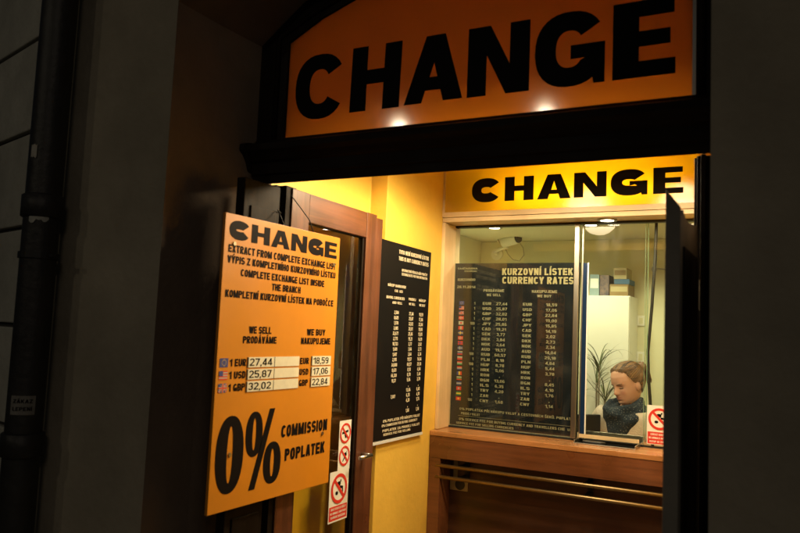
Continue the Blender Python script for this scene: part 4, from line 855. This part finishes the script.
def prof_at(z):
    for a, b in zip(ZT, ZT[1:]):
        if b[0] <= z <= a[0]:
            s = (a[0]-z)/(a[0]-b[0]); s = s
            return [a[i]+(b[i]-a[i])*s for i in (1, 2, 3)]
    return list(ZT[-1][1:])
def gss(x, s): return math.exp(-(x/s)**2)
def head_pt(z, th, off=0, detail=True):
    yf, yb, w = prof_at(z); cy = (yf+yb)/2*.6+(-.012)*.4; c_, s_ = math.cos(th), math.sin(th)
    ry = (yf-cy) if c_ > 0 else (cy-yb); e = 2.25
    x = w*math.copysign(abs(s_)**(2/e), s_); y = cy+ry*math.copysign(abs(c_)**(2/e), c_)
    if detail and c_ > 0:
        ad = abs(x)
        nose = gss(x, .0115)*(.024*gss(z+.030, .016)+.012*gss(z+.008, .020)) + .006*gss(ad-.0125, .006)*gss(z+.034, .009)
        eye = -.0085*gss(ad-.031, .014)*gss(z+.0, .011)
        brow = .0045*gss(ad-.030, .020)*gss(z-.019, .008)
        lip = .0055*gss(x, .019)*(gss(z+.0565, .0045)+1.05*gss(z+.0675, .005)) - .003*gss(x, .022)*gss(z+.062, .0025)
        chin = .006*gss(x, .018)*gss(z+.092, .012) - .004*gss(x, .022)*gss(z+.077, .006)
        cheek = .004*gss(ad-.042, .016)*gss(z+.028, .02); phil = -.0015*gss(x, .004)*gss(z+.049, .006)
        y += nose+eye+brow+lip+chin+cheek+phil
    v = Vector((x, y, z))
    if off:
        v += Vector((s_*1.0, c_*1.0, max(0, (z-.05)/.07)*1.1)).normalized()*off
    return v
def head_mesh(nz=84, nt=88):
    vs = []; fs = []
    zs_ = [.120-(.28)*i/nz for i in range(nz+1)]
    for z in zs_:
        for k in range(nt): vs.append(head_pt(z, 2*math.pi*k/nt))
    for i in range(nz):
        for k in range(nt): fs.append((i*nt+k, i*nt+(k+1) % nt, (i+1)*nt+(k+1) % nt, (i+1)*nt+k))
    fs += [tuple(range(nt-1, -1, -1)), tuple(nz*nt+k for k in range(nt))]
    return vs, fs
def skin_tree(nodes, edges, sub=2, root=0):
    """nodes: (pos, (rx, ry)) -> evaluated mesh verts / faces of a Skin + Subdivision chain"""
    me = bpy.data.meshes.new('s'); me.from_pydata([n_[0] for n_ in nodes], edges, []); ob = bpy.data.objects.new('s', me); COL.objects.link(ob)
    sk = ob.modifiers.new('skin', 'SKIN'); sk.use_smooth_shade = True
    for i, n_ in enumerate(nodes): me.skin_vertices[0].data[i].radius = n_[1]; me.skin_vertices[0].data[i].use_root = (i == root)
    ss = ob.modifiers.new('sub', 'SUBSURF'); ss.levels = sub; ss.render_levels = sub
    dg = bpy.context.evaluated_depsgraph_get(); dg.update(); m2 = bpy.data.meshes.new_from_object(ob.evaluated_get(dg))
    r = [tuple(v.co) for v in m2.vertices], [tuple(p.vertices) for p in m2.polygons]
    bpy.data.meshes.remove(m2); bpy.data.objects.remove(ob); bpy.data.meshes.remove(me); return r
bf = Vector((-.38, -.925, 0)).normalized(); br = bf.cross(Vector((0, 0, 1)))       # body faces the window, turned to its right
NB = HC+Vector((.010, .030, -.155))          # base of neck
def B(x, y, z): return NB+br*x+bf*y+Vector((0, 0, z))
sk_nodes = [
 (B(0, -.02, -.54), (.15, .12)), (B(0, -.02, -.40), (.13, .105)), (B(0, -.015, -.26), (.135, .10)), (B(0, .01, -.10), (.15, .11)), (B(0, -.005, -.015), (.095, .07)), (B(0, .005, .06), (.048, .05)),
 (B(-.150, .03, -.050), (.070, .070)), (B(-.212, .03, -.14), (.054, .054)), (B(-.235, .06, -.36), (.043, .043)), (B(-.17, .25, -.42), (.034, .030)), (B(-.13, .315, -.425), (.026, .018)),
 (B(.150, .03, -.050), (.070, .070)), (B(.212, .03, -.14), (.054, .054)), (B(.235, .06, -.36), (.043, .043)), (B(.17, .25, -.42), (.034, .030)), (B(.13, .315, -.425), (.026, .018)),
 (B(-.09, .10, -.58), (.085, .085)), (B(-.11, .42, -.58), (.062, .062)), (B(-.11, .44, -.85), (.050, .055)), (B(-.11, .42, -1.08), (.034, .036)), (B(-.11, .52, -1.13), (.040, .026)),
 (B(.09, .10, -.58), (.085, .085)), (B(.11, .42, -.58), (.062, .062)), (B(.11, .44, -.85), (.050, .055)), (B(.11, .42, -1.08), (.034, .036)), (B(.11, .52, -1.13), (.040, .026))]
sk_edges = [(0,1),(1,2),(2,3),(3,4),(4,5),(3,6),(6,7),(7,8),(8,9),(9,10),(3,11),(11,12),(12,13),(13,14),(14,15),(0,16),(16,17),(17,18),(18,19),(19,20),(0,21),(21,22),(22,23),(23,24),(24,25)]
t = thing('person', 'woman with tied back fair hair, navy snood and beige cardigan sitting behind the glass', 'person', (HC.x, HC.y, 0))
bm_ = MB(); bm_.add(*skin_tree([(tuple(p), r) for p, r in sk_nodes], sk_edges))
hv, hf = head_mesh(); bm_.add([HM @ v for v in hv], hf)
for sx in (-1, 1):                                             # ears
    def ear(d): return 1-.28*gss(d.y*.5+d.z*.2, .35)*(1 if d.x*sx > 0 else 0)
    e = MB(); e.sphere((sx*.0775, -.012, -.012), .0085, .019, .031, 16, 12, fn=ear); bm_.add([HM @ Vector(v) for v in e.v], e.f)
for sx in (-1, 1):                                             # hands: palm and five fingers, resting on the desk
    wr = B(sx*.13, .315, -.425); ln_ = (bf*.9+br*(-sx)*.35).normalized(); sd_ = ln_.cross(Vector((0, 0, 1)))
    nodes = [(tuple(wr), (.024, .017)), (tuple(wr+ln_*.045), (.034, .014)), (tuple(wr+ln_*.082), (.036, .012))]; bm_.add(*skin_tree(nodes, [(0,1),(1,2)]))
    for k, (o_, l_) in enumerate(((-.030, .058), (-.010, .070), (.011, .074), (.031, .066))):
        st = wr+ln_*.072+sd_*o_; bm_.add(*skin_tree([(tuple(st), (.0095, .0095)), (tuple(st+ln_*l_*.5+Vector((0, 0, .006))), (.0088, .0088)), (tuple(st+ln_*l_*.8+Vector((0, 0, -.006))), (.008, .008)), (tuple(st+ln_*l_+Vector((0, 0, -.018))), (.0072, .0072))], [(0,1),(1,2),(2,3)]))
    st = wr+ln_*.028+sd_*(-sx)*-.028; ot = sd_*(sx); bm_.add(*skin_tree([(tuple(st), (.011, .011)), (tuple(st+ln_*.03+ot*.022), (.010, .010)), (tuple(st+ln_*.06+ot*.028), (.008, .008))], [(0,1),(1,2)]))
me = bpy.data.meshes.new('body'); me.from_pydata(bm_.v, [], bm_.f)
tmp = bpy.data.objects.new('tmp', me); COL.objects.link(tmp); rm = tmp.modifiers.new('r', 'REMESH'); rm.mode = 'VOXEL'; rm.voxel_size = .0036; rm.use_smooth_shade = True
sm = tmp.modifiers.new('s', 'SMOOTH'); sm.factor = .5; sm.iterations = 2
dg = bpy.context.evaluated_depsgraph_get(); dg.update(); me2 = bpy.data.meshes.new_from_object(tmp.evaluated_get(dg)); bpy.data.objects.remove(tmp)
me2.name = 'body'; at = me2.attributes.new('tint', 'FLOAT', 'POINT'); inv = HM.inverted()
for v in me2.vertices:
    p = inv @ v.co; tv = 0
    if p.y > .05 and abs(p.x) < .05 and -.1 < p.z < .05:
        lipm = max(gss(p.z+.0565, .0045)*gss(p.x, .020), gss(p.z+.0675, .0055)*gss(p.x, .018)); tv = min(1, .85*lipm + .22*gss(abs(p.x)-.040, .018)*gss(p.z+.033, .02) + .16*gss(p.x, .014)*gss(p.z+.03, .014))
    at.data[v.index].value = tv
me2.shade_smooth(); me2.materials.clear(); link('body', me2, M['skin'], t); body = t.children[0]
t_loc = t.location
def local(name, mb, m, smooth=True, sub=0):
    o = build(name, mb, m, t, smooth=smooth, weld=False)
    if sub: s_ = o.modifiers.new('sub', 'SUBSURF'); s_.levels = sub; s_.render_levels = sub
    return o
# lowered eyelids, lash lines and brows
mb = MB()
for sx in (-1, 1):
    for z0, dz, x0, x1, th_, push in ((-.004, .002, .019, .044, .0016, -.0005),):
        pts = []
        for i in range(9):
            x = x0+(x1-x0)*i/8; z = z0-.0035*math.sin(math.pi*i/8)+.001; w = prof_at(z)[2]
            thh = math.asin(max(-1, min(1, (x/w)**(2.25/2)))); q = head_pt(z, sx*thh); pts.append(HM @ (q+Vector((0, .0012, 0))))
        mb = MB(); mb.tube(pts, [.0012]+[.0031]*7+[.0014], 6); local('eyelash_line', mb, M['eye'])
for sx in (-1, 1):
    pts = []
    for i in range(9):
        x = .012+(.050-.012)*i/8; z = .016+.006*math.sin(math.pi*(i/8)*.8); w = prof_at(z)[2]
        thh = math.asin(max(-1, min(1, (x/w)**(2.25/2)))); q = head_pt(z, sx*thh); pts.append(HM @ (q+Vector((0, .0008, 0))))
    mb = MB(); mb.tube(pts, [.0012, .0026, .003, .003, .0028, .0025, .002, .0016, .0008], 6); local('eyebrow', mb, M['brow'])
# combed back hair: a shell over the skull with a raked hairline, strands drawn along uv
nz, nt = 60, 96; vs = []; fs = []; uv = {}
def hair_low(th):
    a = abs((th+math.pi) % (2*math.pi)-math.pi)                    # 0 front .. pi back
    if a < .95: return .0935-.0175*(a/.95)**2+.003*math.sin(a*23)
    if a < 1.40: return .076-(.076-.012)*((a-.95)/.45)**1.4
    if a < 1.62: return .012-.028*(a-1.40)/.22
    if a < 1.95: return -.016 + (.030)*gss(a-1.72, .10) - .03*(a-1.62)/.33
    return -.046-.028*min(1, (a-1.95)/.6)
for i in range(nz+1):
    for k in range(nt):
        th = 2*math.pi*k/nt; lo = hair_low(th); s = i/nz; z = .1195-(.1195-lo)*s
        off = (.0030+.0085*min(1, (abs((th+math.pi) % (2*math.pi)-math.pi)/1.9)**1.3))*(min(1, (1-s)*2.6)**.8*.93+.07)*(1+.10*noise.noise(Vector((th*9, s*2, 1)))) + .0018*math.sin(th*34+3*s)
        q = head_pt(z, th, off, False); vs.append(HM @ q)
        # strands run towards the tie at the back
        d_ = (q-Vector((0, -.11, .055))); uv[len(vs)-1] = (math.atan2(d_.x, d_.z), d_.length*8)
for i in range(nz):
    for k in range(nt): fs.append((i*nt+k, i*nt+(k+1) % nt, (i+1)*nt+(k+1) % nt, (i+1)*nt+k))
fs.append(tuple(range(nt)))
mb = MB(); mb.add(vs, fs); hair = local('hair', mb, M['hair'])
ul = hair.data.uv_layers.new(name='UVMap')
for lp in hair.data.loops: ul.data[lp.index].uv = uv.get(lp.vertex_index, (0, 0))
# flyaway locks and ponytail
mb = MB(); rr = random.Random(5); tie = Vector((-.024, -.104, .064))
for k in range(60):
    a = rr.uniform(0, 2*math.pi); r0 = rr.uniform(0, .017); p = tie+Vector((math.cos(a)*r0, -.004, math.sin(a)*r0)); e = Vector((math.cos(a)*rr.uniform(.0, .022), -.040+rr.uniform(-.014, .014), -.075+rr.uniform(-.03, .02)))
    m_ = Vector((math.cos(a)*.026, -.045+rr.uniform(-.012, .01), .020+rr.uniform(-.012, .018)))
    pts = [HM @ (p*(1-s)**2+(tie+m_)*2*s*(1-s)+(tie+e)*s*s) for s in (0, .2, .4, .6, .8, 1)]
    mb.tube(pts, [.003, .005, .0055, .005, .0035, .001], 6)
pt = local('ponytail', mb, M['hair']); mb = MB()
for k in range(26):
    th = rr.uniform(-1.5, 1.5)+math.copysign(.2, rr.random()-.5); z = hair_low(th)+rr.uniform(.0, .02); q0 = head_pt(z, th, .004, False); pts = []
    for s in (0, .25, .5, .75, 1):
        a2 = th+(math.copysign(2.6, th)-th)*s*.45; zz = z+(.09-z)*s*.8; pts.append(HM @ head_pt(min(zz, .115), a2, .0035+.0085*s+.002*math.sin(s*3.1), False))
    mb.tube(pts, [.0006, .0014, .0016, .0014, .0006], 5)
local('loose_strands', mb, M['hair'])
M['hair_dark'] = mat('hair_dark_strands', (.030, .015, .007), .45); M['hair_fair'] = mat('hair_fair_strands', (.40, .20, .068), .4)  # dark and fair hair colours, mixed for strand texture
tl = Vector((-.024, -.104, .064))
for nm, mm, cnt, rad in (('dark_strands', 'hair_dark', 190, .00085), ('fair_strands', 'hair_fair', 150, .0007)):
    mb = MB()
    for k in range(cnt):
        th = rr.uniform(-math.pi, math.pi); z = hair_low(th)+rr.uniform(-.001, .030); q0 = head_pt(min(z, .117), th, .004, False); pts = []
        for i in range(9):
            s_ = i/8; q = q0.lerp(tl, s_); d_ = Vector((q.x, q.y+.012, q.z-.02)); a2 = math.atan2(q.x, q.y+.012) ; zz = min(.116, q.z+.05*math.sin(math.pi*s_)*(.4+.6*max(0, math.cos(th))))
            h_ = head_pt(zz, a2, .0050+.0085*min(1, (abs(a2)/1.9)**1.3)*min(1, s_*3+.25), False); pts.append(HM @ (h_ if s_ < .9 else h_.lerp(tl, (s_-.85)*3)))
        mb.tube(pts, [rad*.4]+[rad]*7+[rad*.6], 4, caps=False)
    local(nm, mb, M[mm])
mb = MB(); mb.sphere((-.030, -.113, .068), .032, .026, .034, 20, 14, fn=lambda d: 1+.10*math.sin(9*math.atan2(d.x, d.z)+4*d.y)+.05*noise.noise(d*4)); mb.v = [tuple(HM @ Vector(v)) for v in mb.v]
bun = local('hair_bun', mb, M['hair']); bul = bun.data.uv_layers.new(name='UVMap')
for lp in bun.data.loops: q = inv @ bun.data.vertices[lp.vertex_index].co - Vector((-.030, -.113, .068)); bul.data[lp.index].uv = (math.atan2(q.x, q.z)+q.y*30, q.y*4)
mb = MB(); c0 = HM @ tie; axis = (HM.to_3x3() @ Vector((0, -1, .1))).normalized(); mb.tube([c0-axis*.010, c0-axis*.004, c0+axis*.006, c0+axis*.012], [.018, .023, .023, .018], 16); local('hair_tie', mb, M['tie'])
# snood: folded thick loop about the neck
mb = MB(); nu, nv = 84, 30; vs = []; fs = []; sc = NB+Vector((-.010, -.014, .015))
for i in range(nu):
    a = 2*math.pi*i/nu; dirv = bf*math.cos(a)+br*math.sin(a); fr = (1+math.cos(a))/2
    for k in range(nv):
        b = 2*math.pi*k/nv; R0 = .070+.020*fr; rt = .044+.008*fr; rh = .056+.006*fr
        fold = .026*(abs(math.sin(1.5*b+.55*math.sin(2*a+.6)+.5*a))-.62)+.006*math.sin(5*b-3*a)+.003*math.sin(9*b+4*a)
        n_ = .006*noise.noise(Vector((math.cos(a)*3, math.sin(a)*3, b*1.3)))
        rad = R0+(rt+fold+n_)*math.cos(b); zz = (rh+fold)*math.sin(b)-.050*fr**2-.004
        zz -= .075*fr**5*max(0, -math.sin(b))
        vs.append(sc+dirv*rad+Vector((0, 0, zz)))
for i in range(nu):
    for k in range(nv): fs.append((i*nv+k, i*nv+(k+1) % nv, ((i+1) % nu)*nv+(k+1) % nv, ((i+1) % nu)*nv+k))
mb.add(vs, fs); local('snood', mb, M['scarf'])
# cardigan: looser skin over trunk and arms, with a crossed front
cn = [(p, (r[0]+.017, r[1]+.017)) for p, r in sk_nodes[:16]]; cn[4] = (B(0, -.005, -.05), (.088, .070)); cn[5] = (B(0, -.004, -.02), (.074, .066))
for q in (10, 15): cn[q] = (cn[q-1][0]*.25+cn[q][0]*.75, (.036, .032))
vs, fs = skin_tree([(tuple(p), r) for p, r in cn], sk_edges[:15], 3)
vs = [Vector(v)+Vector((noise.noise(Vector(v)*9), noise.noise(Vector(v)*9+Vector((5, 0, 0))), noise.noise(Vector(v)*7+Vector((0, 9, 0)))))*.009 for v in vs]
mb = MB(); mb.add(vs, fs); local('cardigan', mb, M['knit'])
mb = MB()
for sx in (-1, 1):
    pts = [B(sx*.095, .045, -.03), B(sx*.085, .088, -.09), B(sx*.050, .118, -.16), B(sx*.004, .130, -.235), B(-sx*.02 if sx > 0 else .01, .128, -.32)]
    mb.tube(pts, [.014, .017, .017, .016, .015], 12)
local('lapel', mb, M['knit'])
tn = [(p, (r[0]+.012, r[1]+.012)) for p, r in sk_nodes]; keep = [0, 16, 17, 18, 19, 21, 22, 23, 24]; mp_ = {k: i for i, k in enumerate(keep)}
mb = MB(); mb.add(*skin_tree([(tuple(tn[k][0]), tn[k][1]) for k in keep], [(mp_[a], mp_[b]) for a, b in sk_edges if a in mp_ and b in mp_])); local('trousers', mb, M['trousers'])
# her chair
sz = NB.z-.56-.085
t = thing('desk_chair', 'dark desk chair under the clerk, mostly hidden by the counter', 'chair', (NB.x, NB.y, 0))
mb = MB(); q = [B(-.22, .32, 0), B(.22, .32, 0), B(.22, -.17, 0), B(-.22, -.17, 0)]; mb.prism([(p.x, p.y) for p in q], 'z', sz-.08, sz); build('seat', mb, M['chair'], t, bevel=.02)
mb = MB(); q = [B(-.19, -.19, 0), B(.19, -.19, 0), B(.19, -.24, 0), B(-.19, -.24, 0)]; mb.prism([(p.x, p.y) for p in q], 'z', sz+.12, sz+.40); build('backrest', mb, M['chair'], t, bevel=.015)
mb = MB(); c0 = B(0, .07, 0); mb.tube([(c0.x, c0.y, .06), (c0.x, c0.y, sz-.081)], .025, 12); p1 = B(0, -.17, 0); p2 = B(0, -.20, 0); mb.tube([(p1.x, p1.y, sz-.04), (p2.x, p2.y, sz+.02), (p2.x, p2.y, sz+.2)], .014, 8); build('column', mb, M['dark_metal'], t)
for k in range(5):
    a = 2*math.pi*k/5; mb = MB(); mb.tube([(c0.x, c0.y, .08), (c0.x+.26*math.cos(a), c0.y+.26*math.sin(a), .05)], [.02, .014], 8); mb.sphere((c0.x+.26*math.cos(a), c0.y+.26*math.sin(a), .028), .025, n=10, m=8); build('leg', mb, M['dark_metal'], t)

# ------------------------------------------------------------------ lamps
def downlight(label, x, y, z, power, col, size=R(150), blend=.6, r=.036, group='recessed downlights', proto=[None]):
    t = thing('downlight', label, 'downlight', (x, y, z), group)
    mb = MB(); mb.disc((x, y, z-.008), (0, 0, 1), r+.016, r, th=.0075); build('bezel', mb, M['alu'], t)
    mb = MB(); mb.disc((x, y, z-.0045), (0, 0, 1), r-.001, th=.004); build('lamp_disc', mb, M['lamp_glow'], t)
    ld = bpy.data.lights.new('downlight_lamp', 'SPOT'); ld.energy = power; ld.color = col; ld.spot_size = size; ld.spot_blend = blend; ld.shadow_soft_size = .03
    lo = bpy.data.objects.new('downlight_lamp', ld); COL.objects.link(lo); lo.location = (0, 0, -.02); lo.parent = t
WARM = (1, .80, .50); PALE = (1, .98, .68)
downlight('downlight in the wooden soffit just above the counter glass', -.893, 4.065, 2.262, 10, WARM)
downlight('booth ceiling downlight at the left above the rates board', -1.725, 4.53, 2.311, 27, PALE)
downlight('booth ceiling downlight at the centre above the clerk', -1.094, 4.53, 2.311, 14, PALE)
downlight('booth ceiling downlight at the right, hidden past the leaf', -.40, 4.53, 2.311, 15, PALE)
for x, lb in ((-1.22, 'pendant lamp behind the transom nearest the yellow wall'), (-.62, 'pendant lamp behind the transom nearest the right jamb')):
    t = thing('pendant_lamp', lb, 'pendant lamp', (x, 3.0, 2.50), 'pendant lamps in the entrance')
    mb = MB(); mb.tube([(x, 3.0, 2.55), (x, 3.0, 3.118)], .005, 8); build('cord', mb, M['black'], t)
    mb = MB(); mb.disc((x, 3.0, 2.52), (0, 0, 1), .09, .02, th=.03); build('shade', mb, M['dark_metal'], t)
    mb = MB(); mb.disc((x, 3.0, 2.512), (0, 0, 1), .075, th=.006); build('lamp_disc', mb, M['lamp_glow'], t)
    ld = bpy.data.lights.new('pendant_bulb', 'SPOT'); ld.energy = 80; ld.color = WARM; ld.spot_size = R(168); ld.spot_blend = .18; ld.shadow_soft_size = .13
    lo = bpy.data.objects.new('pendant_bulb', ld); COL.objects.link(lo); lo.location = (0, 0, -.02); lo.parent = t

# two street lamps across the lane, mirrored in the dark sign
for i, (x, y, z, lb) in enumerate(((-4.755, -4.0, 4.533, 'street lamp across the lane, farther left'), (-2.70, -4.0, 4.505, 'street lamp across the lane, nearer the door'))):
    t = thing('street_lamp', lb, 'street lamp', (x, y-.9, 0), 'street lamps across the lane')
    mb = MB(); mb.tube([(x, y-.9, 0), (x, y-.9, 1.0), (x, y-.9, 4.95)], [.09, .07, .045], 14); mb.tube([(x, y-.9, 4.9), (x, y-.5, 5.08), (x, y, 4.86)], .025, 8); build('pole', mb, M['dark_metal'], t, smooth=True)
    mb = MB(); mb.tube([(x, y, 4.86), (x, y, 4.80), (x, y, 4.62)], [.03, .09, .15], 18); build('hood', mb, M['dark_metal'], t)
    mb = MB(); mb.sphere((x, y, z), .075, n=20, m=14); build('globe', mb, M['street_glow'], t, smooth=True)
    ld = bpy.data.lights.new('street_bulb', 'SPOT'); ld.energy = 27; ld.color = (1, .86, .62); ld.spot_size = R(150); ld.spot_blend = .5; ld.shadow_soft_size = .08
    lo = bpy.data.objects.new('street_bulb', ld); COL.objects.link(lo); lo.parent = t; lo.location = (0, .9, z-.12); lo.rotation_euler = (R(35), 0, 0)
